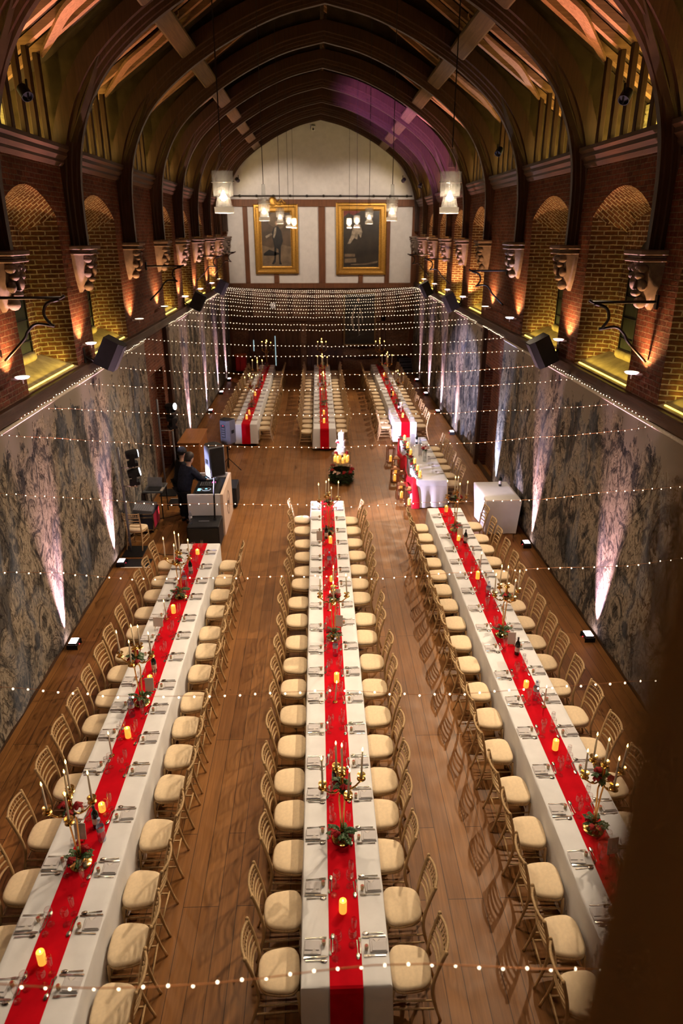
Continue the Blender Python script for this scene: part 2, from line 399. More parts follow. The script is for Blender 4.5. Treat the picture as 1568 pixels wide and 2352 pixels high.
NICHES = []     # (y0, y1) of each window recess
for k in range(len(TR) - 1):
    if k == 3: continue                         # the plain bay above the doorway
    NICHES.append((TR[k] + .38, TR[k+1] - .72))
ZS, ZSP, RISE, ZTOP = 4.36, 6.93, .44, 8.02
def side_wall(sg, nm):
    X = CX + sg * HW; xb = X + sg * .55
    m = MB(); tr = lambda y, z: (X, y, z)
    def flat(ya, yb, za, zb): m.quad((X,ya,za),(X,yb,za),(X,yb,zb),(X,ya,zb), [(ya,za),(yb,za),(yb,zb),(ya,zb)])
    DY0, DY1, DZ = 18.35, 19.95, 3.1            # blocked doorway in the pier
    flat(Y0, DY0, 0, ZS); flat(DY1, FARY, 0, ZS); flat(DY0, DY1, DZ, ZS)
    xd = X + sg * .22
    m.quad((xd,DY0,0),(xd,DY1,0),(xd,DY1,DZ),(xd,DY0,DZ), [(DY0,0),(DY1,0),(DY1,DZ),(DY0,DZ)])
    for y in (DY0, DY1): m.quad((X,y,0),(xd,y,0),(xd,y,DZ),(X,y,DZ), [(y,0),(y+.22,0),(y+.22,DZ),(y,DZ)])
    m.quad((X,DY0,DZ),(X,DY1,DZ),(xd,DY1,DZ),(xd,DY0,DZ), [(DY0,0),(DY1,0),(DY1,.22),(DY0,.22)])
    j = MB()
    cur = Y0
    for (y0, y1) in NICHES:
        flat(cur, y0, ZS, ZTOP); cur = y1
        A = arch_pts(y0, y1, ZSP, RISE); yb0, yb1 = y0 + .24, y1 - .24
        B = arch_pts(yb0, yb1, ZSP - .26, RISE - .10)
        for (a, b) in zip(A, A[1:]): m.quad((X,a[0],a[1]),(X,b[0],b[1]),(X,b[0],ZTOP),(X,a[0],ZTOP), [(a[0],a[1]),(b[0],b[1]),(b[0],ZTOP),(a[0],ZTOP)])
        for (a, b, c, d) in zip(A, A[1:], B, B[1:]):                        # soffit
            j.quad((X,a[0],a[1]),(X,b[0],b[1]),(xb,d[0],d[1]),(xb,c[0],c[1]), [(0,a[0]),(0,b[0]),(1,d[0]),(1,c[0])])
        zb = ZS + .26
        for (ya, yb) in ((y0, yb0), (y1, yb1)):                             # splayed reveals
            j.quad((X,ya,ZS),(xb,yb,zb),(xb,yb,ZSP-.26),(X,ya,ZSP), [(0,ZS),(.6,zb),(.6,ZSP-.26),(0,ZSP)])
        j.poly([(xb,yb0,zb),(xb,yb1,zb)] + [(xb,p[0],p[1]) for p in reversed(B)], [(yb0,zb),(yb1,zb)] + [(p[0],p[1]) for p in reversed(B)])
        s = MB().quad((X,y0,ZS),(X,y1,ZS),(xb,yb1,zb),(xb,yb0,zb)); s.quad((X,y0,ZS-.06),(X,y1,ZS-.06),(xb,yb1,zb-.06),(xb,yb0,zb-.06))
        SILLS.append((s, sg, y0, y1))
        # lancet window / shutter at the back of the recess
        yc = (yb0 + yb1) / 2 - .08; w = .56
        outl = [(yc-w, zb+.10)] + [(yc-w+2*w*i/10, 6.05 + .52*math.sin(PI*i/10)**.8) for i in range(11)] + [(yc+w, zb+.10)]
        WN[0] += 1
        wn = struct('window_%d' % WN[0], MB().prism(outl, 0, .03, lambda a, b, d: (xb - sg*(.005 + d), a, b)), SHUT)
        fr = MB()
        for z in np.arange(zb+.3, 6.3, .35): fr.box(min(xb-sg*.035, xb-sg*.055), max(xb-sg*.035, xb-sg*.055), yc-w, yc+w, z, z+.02)
        for y in (yc-w, yc-.01, yc+w-.03): fr.box(min(xb-sg*.035, xb-sg*.06), max(xb-sg*.035, xb-sg*.06), y, y+.03, zb+.1, 6.2)
        tag(obj('glazing_bars', fr, IRON, wn))
        tag(obj('stone_sill', MB().tube([(xb-sg*.02, yc-.55, zb+.04), (xb-sg*.02, yc+.55, zb+.04)], .09, 10), TILE, wn, smooth=40))
    flat(cur, FARY, ZS, ZTOP)
    struct('wall_%s' % nm, m, BRICK); r = struct('wall_%s_recesses' % nm, j, BRICKJ)
    # wall top, eaves pocket
    t = MB(); xo = X + sg * .95
    t.quad((X,Y0,ZTOP),(X,FARY,ZTOP),(xo,FARY,ZTOP),(xo,Y0,ZTOP)); t.quad((xo,Y0,ZTOP),(xo,FARY,ZTOP),(xo,FARY,8.75),(xo,Y0,8.75))
    struct('wall_%s_eaves' % nm, t, INFILL)
SILLS = []; WN = [0]
side_wall(-1, 'left'); side_wall(1, 'right')
for i, (s, sg, y0, y1) in enumerate(SILLS): struct('trim_%d' % (i + 1), s, TILE)
TN = [len(SILLS)]
def trim(mb, mat, **k): TN[0] += 1; return struct('trim_%d' % TN[0], mb, mat, **k)
for sg in (-1, 1):
    X = CX + sg*HW
    xa, xb = sorted((X + sg*.05, X - sg*.10)); trim(MB().bbox(xa, xb, Y0, FARY, 4.14, 4.34, .015), OAKY)          # ledge rail
    prof = [(0,8.06),(-.20,8.06),(-.20,8.00),(-.15,7.96),(-.15,7.90),(-.09,7.84),(-.09,7.80),(-.04,7.74),(0,7.74)]
    for a, b in zip([Y0] + TR[:-1], TR):
        trim(MB().prism(prof, a + .17, b - .17, lambda p, q, d: (X + sg*p, d, q)), OAKY)                          # cornice
    y = 20.45; xa, xb = sorted((X, X - sg*.12)); trim(MB().box(xa, xb, 20.0 if sg > 0 else 20.4, 20.2 if sg > 0 else 20.72, 0, 4.14), OAK)
    xa, xb = sorted((X, X - sg*.03)); tag(struct('baseboard_%s' % ('left' if sg < 0 else 'right'), MB().box(xa, xb, Y0, FARY, 0, .16), OAKY))
# ceiling
def zr(u): return 9.25 + (4.8 - u) * .68
m = MB()
for sg in (-1, 1):
    for dz in (.14, .24):
        m.quad((CX+sg*5.7, Y0, zr(5.7)+dz), (CX+sg*5.7, FARY+.2, zr(5.7)+dz), (CX, FARY+.2, zr(0)+dz), (CX, Y0, zr(0)+dz))
struct('ceiling', m, ROOFB)
# near wall and the gallery the photograph is taken from
struct('wall_near', MB().box(CX-6, CX+6, Y0-.25, Y0, 0, 13), PANEL)
struct('gallery_floor', MB().box(CX-4.6, CX+4.6, Y0, .30, 4.9, 5.05), OAKY)
tag(obj('timber_post', MB().bbox(.108, .30, .03, .195, 5.05, 9.2, .004), POSTW), 'dark timber post standing close to the lens at right, out of focus', 'post')

# ---- roof trusses
PROF = [(4.47,6.45),(4.47,7.0),(4.45,7.5),(4.38,8.0),(4.22,8.5),(3.98,8.95),(3.64,9.36),(3.12,9.79),(2.52,10.18),(1.78,10.57),(.93,10.91),(.0,11.13)]
def rib_mesh(sg, dz=0):
    pts = smooth_path([(u, 0, z) for u, z in PROF], 4)
    sec = [(-.055,0),(.055,0),(.06,.045),(.095,.055),(.10,.12),(.125,.135),(.13,.20),(.165,.22),(.17,.46),(-.17,.46),(-.165,.22),(-.13,.20),(-.125,.135),(-.10,.12),(-.095,.055),(-.06,.045)]
    loops = []
    for i, p in enumerate(pts):
        a = pts[max(i-1,0)]; b = pts[min(i+1,len(pts)-1)]; t = (b - a).normalized(); n = Vector((t.z, 0, -t.x))
        if i == len(pts) - 1: n = Vector((0, 0, 1))
        loops.append([(sg*(p.x + n.x*q), y, p.z + n.z*q + dz) for y, q in sec])
    return MB().loft(loops)
def spandrel(sg):
    pts = smooth_path([(u, 0, z) for u, z in PROF], 4)
    ext = []
    for i, p in enumerate(pts):
        a = pts[max(i-1,0)]; b = pts[min(i+1,len(pts)-1)]; t = (b - a).normalized()
        ext.append((p.x + t.z*.40, p.z - t.x*.40))
    ext = [(u, z) for u, z in ext if z > 8.03]
    m = MB(); d = .035
    for (a, b) in zip(ext, ext[1:]):
        ta = (a[0], max(zr(a[0])+.1, a[1])); tb = (b[0], max(zr(b[0])+.1, b[1]))
        if a[0] > 4.79: continue
        m.loft([[(sg*u, y, z) for (u, z) in (a, b, tb, ta)] for y in (-d, d)])
    m.loft([[(sg*u, y, z) for (u, z) in ((4.78,8.03),(5.62,8.03),(5.62,zr(5.62)+.1),(4.78,zr(4.78)+.1))] for y in (-d, d)])
    m.loft([[(sg*u, y, z) for (u, z) in ((4.55,8.03),(4.79,8.03),(4.79,zr(4.79)+.1),(4.55,zr(4.55)+.1))] for y in (-d, d)])
    return m
t = thing('roof_truss', '', 'roof truss')
for sg in (-1, 1):
    obj('arch_rib', rib_mesh(sg), OAK, t, smooth=35)
    obj('spandrel', spandrel(sg), SPAN, t)
    # principal rafter strut across the spandrel foot
    q = MB(); a = Vector((sg*4.5, -.07, 8.15)); b = Vector((sg*3.7, -.07, 9.75)); q.tube([a, b], .075, 4); obj('strut', q, SPAN, t)
truss = Proto(t)
for i, y in enumerate(TR):
    lab = 'dark oak arched truss, %s from the camera end' % ORD[i+1] if i < 9 else 'dark oak arched truss against the white far gable'
    truss((CX+.04, y, .22 if i == 9 else (i - 3) * .02), 0, lab, 'arched trusses of the roof')

# ---- rafters, ashlar posts, purlins, wind braces
def rafter_mesh(sg, u0=5.5, u1=.08):
    a = math.atan(.68); m = MB(); h = .13
    pts = [(u0, zr(u0)), (u1, zr(u1)), (u1, zr(u1)+h), (u0, zr(u0)+h)]
    return m.loft([[(sg*u, y, z) for u, z in pts] for y in (-.06, .06)])
RP = {}
for sg in (-1, 1): RP[sg] = rafter_mesh(sg)
post_p = {}
for sg, side in ((-1, 'left'), (1, 'right')):
    rp = Proto(tag(obj('rafter', RP[sg], RAFT), '', 'rafter'))
    ap = Proto(tag(obj('ashlar_post', MB().bbox(-.045, .045, -.062, .062, 8.05, 9.36, .010), OAK), '', 'roof post'))
    for k in range(len(TR) - 1):
        a, b = TR[k], TR[k+1]; n = 6; g = (b - a - .95) / (n - 1)
        for j in range(n):
            y = a + .35 + g*j + U(-.03, .03)
            where = '%s roof slope, %s bay from camera end' % (side, ORD[k+1])
            rp((CX, y, -.01), 0, '%s oak rafter of the %s' % (ORD[j+1], where), 'rafters of the roof slopes', sc=(1, U(.85, 1.2), 1))
            ap((CX + sg*4.68, y, U(-.02, .0)), 0, '%s upright oak slat under the %s' % (ORD[j+1], where), 'upright slats below the rafters')
        # purlin
        m = MB(); L = b - a - .30
        m.bbox(-.19, .19, -L/2, L/2, -.13, .13, .03, Matrix.Rotation(sg*math.atan(.68), 4, 'Y'))
        o = tag(obj('purlin', m, PURL), 'short oak purlin between ribs, %s roof slope, %s bay from camera end' % (side, ORD[k+1]), 'purlin', 'purlins between the trusses')
        o.location = (CX + sg*2.92, (a+b)/2, 10.29)
        # wind brace
        ctl = [(4.62, .84), (4.3, .76), (3.95, .67), (3.6, .66), (3.2, .64), (2.8, .58)]
        P = smooth_path([(u, f*(b-a), 0) for u, f in ctl], 5); m = MB(); loops = []
        for i, p in enumerate(P):
            tt = i / (len(P)-1); w = .055 + .11 * math.sin(PI*min(1, tt*1.15))**.8
            loops.append([(sg*p.x, p.y - w, zr(p.x) - .005), (sg*p.x, p.y + w, zr(p.x) - .005), (sg*p.x, p.y + w, zr(p.x) - .07), (sg*p.x, p.y - w, zr(p.x) - .07)])
        m.loft(loops)
        o = tag(obj('wind_brace', m, RAFT, smooth=40), 'curved oak wind brace crossing rafters, %s roof slope, %s bay from camera end' % (side, ORD[k+1]), 'brace', 'curved wind braces')
        o.location = (CX, a, 0)

# ---- carved corbels under the ribs
def corbel():
    t = thing('corbel', '', 'stone corbel')
    a = MB(); 
    for z0, z1, d in ((6.38,6.45,.40),(6.33,6.38,.35),(6.29,6.33,.38)): a.bbox(-.03, d, -.27 - (d-.38), .27 + (d-.38), z0, z1, .012)
    obj('moulded_cap', a, STONE, t)
    h = MB()
    rows = [(6.29,.33,.24),(6.15,.31,.23),(6.0,.26,.20),(5.85,.20,.16),(5.72,.12,.10),(5.62,.04,.05)]
    h.loft([[(-.02 + (d+.02)*max(0, math.sin(PI*k/12))**.7, -w*math.cos(PI*k/12), z) for k in range(13)] + [(-.02, 0, z)] for z, d, w in rows])
    h.ball((.31,0,6.02),(.06,.045,.10)); h.ball((.28,-.11,6.10),(.07,.08,.05)); h.ball((.28,.11,6.10),(.07,.08,.05))      # nose, brows
    h.ball((.25,0,5.86),(.07,.10,.05)); h.ball((.23,-.13,5.97),(.07,.07,.08)); h.ball((.23,.13,5.97),(.07,.07,.08)); h.ball((.17,0,5.73),(.09,.11,.09))
    for k in range(7): h.ball((.27, -.18+.06*k, 6.21+.015*math.sin(k*2)), (.08,.045,.06), 8, 5)
    obj('carved_head', h, STONE, t, smooth=60)
    return t
cp = Proto(corbel())
for sg, side in ((-1, 'left'), (1, 'right')):
    for i, y in enumerate(TR):
        cp((CX + sg*HW, y, 0), 0 if sg < 0 else PI, 'carved stone head corbel under the %s rib from camera, %s wall' % (ORD[i+1], side), 'carved head corbels')

# ---- tapestries
def tapestry(sg, y0, y1, label):
    X = CX + sg*(HW - .055); t = thing('tapestry', label, 'tapestry', (X, y0, 0), 0, 'tapestries along the walls')
    n = int((y1-y0)/.12); loops = []; m = MB()
    for z in np.linspace(.13, 4.06, 14):
        row = [(sg*(.012*math.sin(j*.9 + sg) + .008*math.sin(j*.37)) * (1 if z < 3.9 else .3), (y1-y0)*j/n, z) for j in range(n+1)]
        loops.append(row + [(p[0] - sg*.02, p[1], p[2]) for p in reversed(row)])
    m.loft(loops, cap=True)
    obj('woven_panel', m, TAP, t, smooth=50)
    obj('hanging_rail', MB().tube([(-sg*.015, 0, 4.09), (-sg*.015, y1-y0, 4.09)], .03, 8), LIMER, t, smooth=True)
LIMER = plain('rail_fabric', (.5,.43,.36), .9, 0, .2, 30)
tapestry(-1, 2.5, 17.85, 'huge grey and beige tapestry on the left wall, nearer the camera')
tapestry(-1, 20.75, 35.4, 'huge tapestry on the left wall beyond the brick doorway pier')
tapestry(1, 2.5, 17.9, 'huge grey and beige tapestry on the right wall, nearer the camera')
tapestry(1, 20.25, 35.4, 'huge tapestry on the right wall beyond the brick pier, bluish lit')

# ---- far wall
struct('wall_far', MB().box(CX-6, CX+6, FARY, FARY+.25, 4.15, 13), PLASTER)
FBR = MB(); ya = FARY
FBR.quad((CX-HW,ya,0),(CX+HW,ya,0),(CX+HW,ya,4.15),(CX-HW,ya,4.15), [(0,0),(9.4,0),(9.4,4.15),(0,4.15)])
struct('wall_far_lower', FBR, brick_mat('dim_brick', (.27,.13,.075), (.18,.085,.05), (.26,.20,.14)))
def beam(x0, x1, z0, z1, d=.07, mat=TIMB): return trim(MB().bbox(x0, x1, FARY - d, FARY + .02, z0, z1, .01), mat)
beam(-4.5, 4.9, 7.76, 8.08, .10); beam(-4.5, 4.9, 4.06, 4.30, .10)
for x0, x1, z0, z1 in ((.09,.41,4.3,7.76),(-3.52,-3.29,4.3,7.76),(3.32,3.56,4.3,7.76),(-2.12,-1.88,4.3,5.0),(2.04,2.26,4.3,5.0),(-4.5,-4.32,0,7.76),(4.62,4.9,0,7.76)): beam(x0, x1, z0, z1)
for x0, x1, z0, z1 in ((-3.55,-3.25,2.7,4.06),(-2.35,-2.1,2.7,4.06),(-1.5,-1.25,2.7,4.06),(-.5,-.15,2.7,4.06),(.6,.85,2.7,4.06),(3.2,3.45,0,4.06),(3.9,4.1,2.7,4.06),(-4.32,4.62,2.45,2.72),(-3.5,-3.3,0,2.45),(-2.2,-2.0,0,2.45),(-1.0,-.88,0,2.45),(-.58,-.36,0,2.45),(.95,1.25,0,2.45),(1.25,4.6,.62,.74)): beam(x0, x1, z0, z1, .06, PANEL)
for i, (x0, x1) in enumerate(((-3.3,-2.2),(-2.0,-1.0),(-.36,.95))):
    d = struct('door_%d' % (i+1), MB().bbox(x0, x1, FARY-.04, FARY+.01, 0, 2.45, .01), PANEL)
    q = MB(); w = (x1-x0)
    for a in range(3):
        for zz in ((.2,1.0),(1.2,2.2)): q.bbox(x0+w*(a+.12)/3, x0+w*(a+.88)/3, FARY-.055, FARY-.035, zz[0], zz[1], .01)
    obj('door_panel', q, PANEL, d); obj('door_handle', MB().ball((x1-.1, FARY-.08, 1.05), .035), GOLD, d, smooth=True)
GAPL = emit('door_gap_light', (.55,.80,.85), 1.0, False)
for x, z0, z1 in ((-2.185,.25,1.75),(-3.285,1.0,1.55)): tag(obj('lit_door_gap', MB().box(x-.014,x+.014,FARY-.075,FARY-.06,z0,z1), GAPL, bpy.data.objects['door_1']), None)
# lighting rail across the gable
t = thing('track_rail', 'black metal rail with clamps across white gable above portraits', 'rail', (0,0,0))
obj('bar', MB().tube([(-3.95,FARY-.16,8.22),(4.55,FARY-.16,8.22)], .028, 8), IRON, t, smooth=True)
for k in range(11):
    x = -3.6 + k*.79; q = MB().ball((x,FARY-.16,8.22),(.07,.06,.06)); q.tube([(x,FARY-.16,8.22),(x,FARY,8.22)], .02, 6); obj('clamp', q, IRON, t, smooth=True)

# ---- portraits
def frame(t, w, h, fw, mat, depth=.10):
    m = MB()
    def ring(o0, z0, o1, z1):
        a = [(-w/2+o0, z0, o0), (w/2-o0, z0, o0), (w/2-o0, z0, h-o0), (-w/2+o0, z0, h-o0)]; b = [(-w/2+o1, z1, o1), (w/2-o1, z1, o1), (w/2-o1, z1, h-o1), (-w/2+o1, z1, h-o1)]
        i = len(m.v); m.add(a + b, [(k, (k+1) % 4, 4+(k+1) % 4, 4+k) for k in range(4)])
    st = [(0,0),(0,-depth*.7),(fw*.12,-depth*.95),(fw*.3,-depth),(fw*.42,-depth*.72),(fw*.62,-depth*.66),(fw*.8,-depth*.8),(fw*.9,-depth*.5),(fw,-depth*.35)]
    for (o0, z0), (o1, z1) in zip(st, st[1:]): ring(o0, z0, o1, z1)
    obj('gilt_frame', m, mat, t, fix=False)
def flatfig(t, name, polys, mat, y, w, h):
    m = MB()
    for P in polys: m.prism(P, 0, .003, lambda a, b, d: (a*w - w/2, y - d, b*h))
    obj(name, m, mat, t)
def blob(cx, cy, rx, ry, n=16, j=0): return [(cx + rx*math.cos(2*PI*k/n)*(1+j*math.sin(3*k)), cy + ry*math.sin(2*PI*k/n)*(1+j*math.cos(2*k))) for k in range(n)]
# left: standing man in a dark coat
t = thing('portrait_painting', 'gilt-framed portrait of a standing man with crest on top, left of centre post', 'painting', (-1.955, FARY-.03, 4.73), 0, 'gilt framed portraits')
w, h = 2.12, 3.14; frame(t, w, h, .36, GILT)
obj('canvas', MB().box(-w/2+.3, w/2-.3, -.03, -.02, .3, h-.3), CANVAS, t)
flatfig(t, 'background_scene', [[(.17,.12),(.83,.12),(.83,.40),(.62,.43),(.40,.38),(.17,.42)], blob(.55,.78,.22,.12,16,.1)], PNT_B, -.031, w, h)
flatfig(t, 'painted_figure', [[(.40,.60),(.46,.68),(.55,.69),(.62,.62),(.65,.48),(.60,.40),(.58,.20),(.61,.14),(.55,.14),(.54,.36),(.50,.38),(.47,.18),(.42,.14),(.38,.15),(.44,.22),(.45,.40),(.42,.50)], [(.2,.30),(.33,.36),(.45,.33),(.6,.30),(.45,.27),(.2,.27)]], PNT_D, -.036, w, h)
flatfig(t, 'painted_face', [blob(.51,.735,.028,.03)], PNT_F, -.037, w, h)
flatfig(t, 'painted_sash', [[(.47,.67),(.51,.68),(.50,.60),(.45,.52),(.43,.54)], [(.25,.55),(.40,.60),(.41,.57),(.27,.52)]], PNT_W, -.042, w, h)
c = MB(); c.ball((-.12,-.08,h+.10),(.20,.05,.22),10,6); c.ball((.18,-.08,h+.03),(.22,.04,.10)); c.ball((-.36,-.08,h+.02),(.16,.04,.08))
for k in range(9): c.ball((-.5+.12*k,-.09,h-.02+.10*math.sin(k*1.7)**2),(.07,.04,.06),8,5)
c.tube([(.1,-.08,h),(.3,-.08,h+.22),(.45,-.08,h+.05)], .03, 6); obj('crest', c, GILT, t, smooth=60)
# right: seated lady in pale silk
t = thing('portrait_painting', 'gilt-framed dark portrait of a lady in pale silk, right of centre post', 'painting', (2.155, FARY-.03, 4.68), 0, 'gilt framed portraits')
w, h = 2.45, 3.26; frame(t, w, h, .36, GILT)
obj('canvas', MB().box(-w/2+.3, w/2-.3, -.03, -.02, .3, h-.3), CANVASD, t)
flatfig(t, 'painted_curtain', [[(.14,.90),(.14,.80),(.24,.86),(.34,.83),(.48,.88),(.48,.90)]], PNT_R, -.031, w, h)
flatfig(t, 'painted_gown', [[(.33,.65),(.40,.72),(.48,.70),(.52,.60),(.49,.52),(.44,.58),(.42,.50),(.36,.52),(.28,.44),(.23,.44),(.30,.55)]], PNT_W, -.031, w, h)
flatfig(t, 'painted_face', [blob(.44,.755,.026,.032)], PNT_F, -.036, w, h)
flatfig(t, 'painted_plinth', [[(.17,.30),(.38,.30),(.38,.26),(.17,.26)], [(.17,.23),(.40,.24),(.40,.18),(.17,.17)], [(.3,.155),(.6,.165),(.84,.20),(.82,.17),(.6,.145),(.3,.14)]], PNT_B, -.031, w, h)
# low portrait
t = thing('portrait_painting', 'tall thin-framed dark full-length portrait low on the far wall', 'painting', (2.12, FARY-.075, 1.24), 0, 'gilt framed portraits')
w, h = 1.66, 2.62; frame(t, w, h, .09, plain('dull_gilt', (.22,.13,.05), .5, .3, .3, 20), .05)
obj('canvas', MB().box(-w/2+.06, w/2-.06, -.02, -.01, .06, h-.06), CANVASD, t)
flatfig(t, 'painted_figure', [[(.36,.78),(.30,.68),(.23,.50),(.25,.42),(.33,.28),(.35,.28),(.30,.44),(.29,.54),(.36,.70),(.42,.76)], [(.47,.76),(.55,.66),(.60,.5),(.58,.42),(.56,.52),(.50,.64)], [(.44,.60),(.46,.3),(.48,.2),(.50,.3),(.48,.6)]], PNT_W, -.022, w, h)
flatfig(t, 'painted_face', [blob(.45,.86,.035,.035)], PNT_F, -.022, w, h)
# small fittings
t = thing('alarm_sensor', 'small white sensor box high on the gable', 'sensor', (-.1, FARY, 11.0)); obj('housing', MB().bbox(-.09,.09,-.10,0,-.05,.16,.02), WHITEG, t); obj('lens', MB().ball((0,-.10,0),.045), BLACK, t, smooth=True)
t = thing('switch_box', 'small white wall box on a timber post of the far wall', 'switch', (-2.23, FARY-.06, 3.12)); obj('housing', MB().bbox(-.12,.12,-.07,0,0,.24,.015), WHITEG, t); obj('button', MB().bbox(-.03,.03,-.085,-.07,.09,.15,.005), GREYP, t)
# red bin and road cases by the far wall
t = thing('red_storage_bin', 'red two-bay storage bin on the floor by the far left corner', 'bin', (-3.93, 35.2, 0))
obj('bin_body', MB().bbox(-.27,.27,-.25,.25,.08,.84,.02), REDPL, t); obj('bin_lid', MB().bbox(-.29,.29,-.27,.27,.84,.90,.02), plain('orange_lid', (.6,.10,.02), .4), t)
obj('bin_door', MB().bbox(-.25,-.015,-.27,-.245,.14,.80,.01), REDPL, t); obj('bin_door', MB().bbox(.015,.25,-.27,-.245,.14,.80,.01), REDPL, t)
for x in (-.22,.22): obj('castor', MB().tube([(x-.02,-.2,.04),(x+.02,-.2,.04)], .04, 10), BLACK, t)
for k in range(3):
    t = thing('equipment_case', ['black aluminium-edged case on the floor in the far right corner, bottom of stack', 'black aluminium-edged case in the far right corner, middle of stack', 'black aluminium-edged case in the far right corner, top of stack'][k], 'case', (4.42 - .06*k, 34.5, .27*k), .1*k, 'stacked black cases')
    obj('case_body', MB().bbox(-.32,.32,-.22,.22,.0,.265,.02), BLACK, t)
    e = MB()
    for z in (.01,.15,.24): e.box(-.325,.325,-.226,-.22,z,z+.018)
    for x in (-.325,.31): e.box(x,x+.016,-.226,-.22,.0,.26)
    obj('metal_edging', e, plain('dull_aluminium%d' % k, (.3,.3,.32), .4, .8), t); obj('case_handle', MB().tube([(-.08,-.225,.10),(-.08,-.25,.11),(.08,-.25,.11),(.08,-.225,.10)], .01, 6), BLACK, t)

# ---- pendant lights in two rows
def pendant():
    t = thing('pendant_light', '', 'pendant light')
    obj('cord', MB().tube([(0,0,.62),(0,0,4.55)], .006, 6), IRON, t)
    obj('stem_tube', MB().lathe([(.035,.44),(.032,.62),(.0,.62),(.0,.44)], 14), PGLASS, t, smooth=40)
    obj('glass_shade', MB().lathe([(.103,.16),(.112,.40),(.106,.40),(.098,.17),(.06,.155),(.062,.15),(.10,.155)], 24, cap=False), PFROST, t, smooth=40)
    obj('inner_cup', MB().lathe([(.05,.40),(.05,.19),(.056,.19),(.056,.40)], 18, cap=False), PFROST, t, smooth=40)
    obj('glass_funnel', MB().lathe([(.07,.155),(.088,.065),(.08,.06),(.055,.10),(.05,.155)], 18, cap=False), PFROST, t, smooth=40)
    obj('glass_base', MB().lathe([(.10,.0),(.104,.06),(.0,.062),(.0,.0)], 24), PBASE, t, smooth=40)
    obj('crossbar', MB().tube([(-.12,0,.30),(.12,0,.30)], .007, 6), STEEL, t)
    obj('bulb', MB().lathe([(.012,.12),(.03,.135),(.034,.155),(.022,.185),(.008,.215),(.0,.22)], 12), PBULB, t, smooth=True)
    return t
pp = Proto(pendant())
PW = 430; LAMP = (1, .76, .50)
for i, y in enumerate((-3+.9, 1.9, 7.9, 13.9, 19.9, 26.0, 32.0)):
    for sg, x, side in ((-1, -.97, 'left'), (1, 1.41, 'right')):
        if y < 0: continue
        pp((x, y, 6.87 if y < 25 else 6.80), 0, 'clear glass pendant light on a long cord, %s row, %s from the camera' % (side, ORD[i]), 'glass pendant lights')
        point((x, y, 7.02), LAMP, 22 if y < 30 else 110, .05); spot((x, y, 6.86), (x, y, 0), LAMP, PW * (.32 if y < 2 else 1), 150, .7, .06)

# ---- sconces on the piers
def sconce():
    t = thing('sconce', '', 'wall light')
    obj('shallow_dish', MB().lathe([(.03,-.05),(.10,-.035),(.145,0),(.135,.003),(.09,-.02),(.0,-.03)], 20), WHITEG, t, smooth=40)
    obj('diffuser', MB().lathe([(.128,-.003),(.0,.004)], 20), SCON, t, smooth=True)
    obj('bracket', MB().box(-.20,-.08,-.03,.03,-.06,-.03), WHITEG, t)
    obj('stem', MB().tube([(0,0,-.05),(0,0,-.13)], .012, 6), WHITEG, t)
    return t
sp = Proto(sconce())
SL = [7.0, 10.07, 13.34, 17.15, 20.11, 23.37, 26.5, 29.5, 31.9]; SR = [6.9, 10.13, 13.5, 17.14, 19.78, 22.95, 25.8, 28.72, 31.6]
for sg, L, side in ((-1, SL, 'left'), (1, SR, 'right')):
    for i, y in enumerate(L):
        x = CX + sg*(HW - .20)
        sp((x, y, 4.74), 0 if sg < 0 else PI, sc=.8, label= 'lit white dish sconce on brick pier, %s wall, %s from camera end' % (side, ORD[i+1]), group='dish sconces on the piers')
        spot((x + sg*.04, y, 4.765), (x + sg*.24, y, 5.5), (1, .50, .20), 150, 120, .9, .03)
# ---- yellow strips in the recesses and behind the roof slats
for sg, side in ((-1, 'left'), (1, 'right')):
    for i, (y0, y1) in enumerate(NICHES):
        X = CX + sg*(HW + .05); yc = (y0+y1)/2; L = (y1-y0) - .3
        o = tag(obj('led_strip', MB().box(X-.012, X+.012, y0+.12, y1-.12, 4.385, 4.40), LED), 'glowing yellow light strip on the sill, %s wall, %s recess from camera' % (side, ORD[i+1]), 'light strip', 'yellow strips on the sills')
        area((X + sg*.03, yc, 4.45), (X + sg*.50, yc, 4.85), (1, .70, .11), 8.5, L, .05, 'Y', 120)
    for k in range(len(TR)-1):
        X = CX + sg*(HW + .42); L = TR[k+1]-TR[k]-.5
        area((X, (TR[k]+TR[k+1])/2, 8.06), (X + sg*.05, (TR[k]+TR[k+1])/2, 9), (1, .74, .20), 80, L, .05)

# ---- speakers and iron arms on the wall
def wall_speaker():
    t = thing('loudspeaker', '', 'loudspeaker')
    rot = Matrix.Rotation(math.radians(28), 4, 'Y')
    prof = [(-.20,-.19),(.10,-.19),(.20,-.13),(.20,.13),(.10,.19),(-.20,.19)]
    m = MB().loft([[rot @ Vector((a, b, z)) for a, b in prof] for z in (-.28, .28)]); obj('cabinet', m, BLACK, t)
    obj('grille', MB().bbox(.196,.212,-.12,.12,-.26,.26,.006, rot), plain('speaker_grille', (.02,.02,.022), .7), t)
    obj('bracket', MB().tube([(-.15,-.02,-.16),(-.28,-.10,-.14),(-.42,-.28,.0)], .022, 8), IRON, t); obj('wall_plate', MB().box(-.45,-.41,-.34,-.22,-.14,.16), IRON, t)
    return t
ws = Proto(wall_speaker())
for sg, L, side in ((-1, (13.75, 24.5, 30.8), 'left'), (1, (13.73, 23.9, 29.45), 'right')):
    for i, y in enumerate(L):
        ws((CX + sg*(HW-.42), y, 4.47), 0 if sg < 0 else PI, 'black loudspeaker bracketed above the tapestry, %s wall, %s from camera' % (side, ORD[i+1]), 'wall loudspeakers')
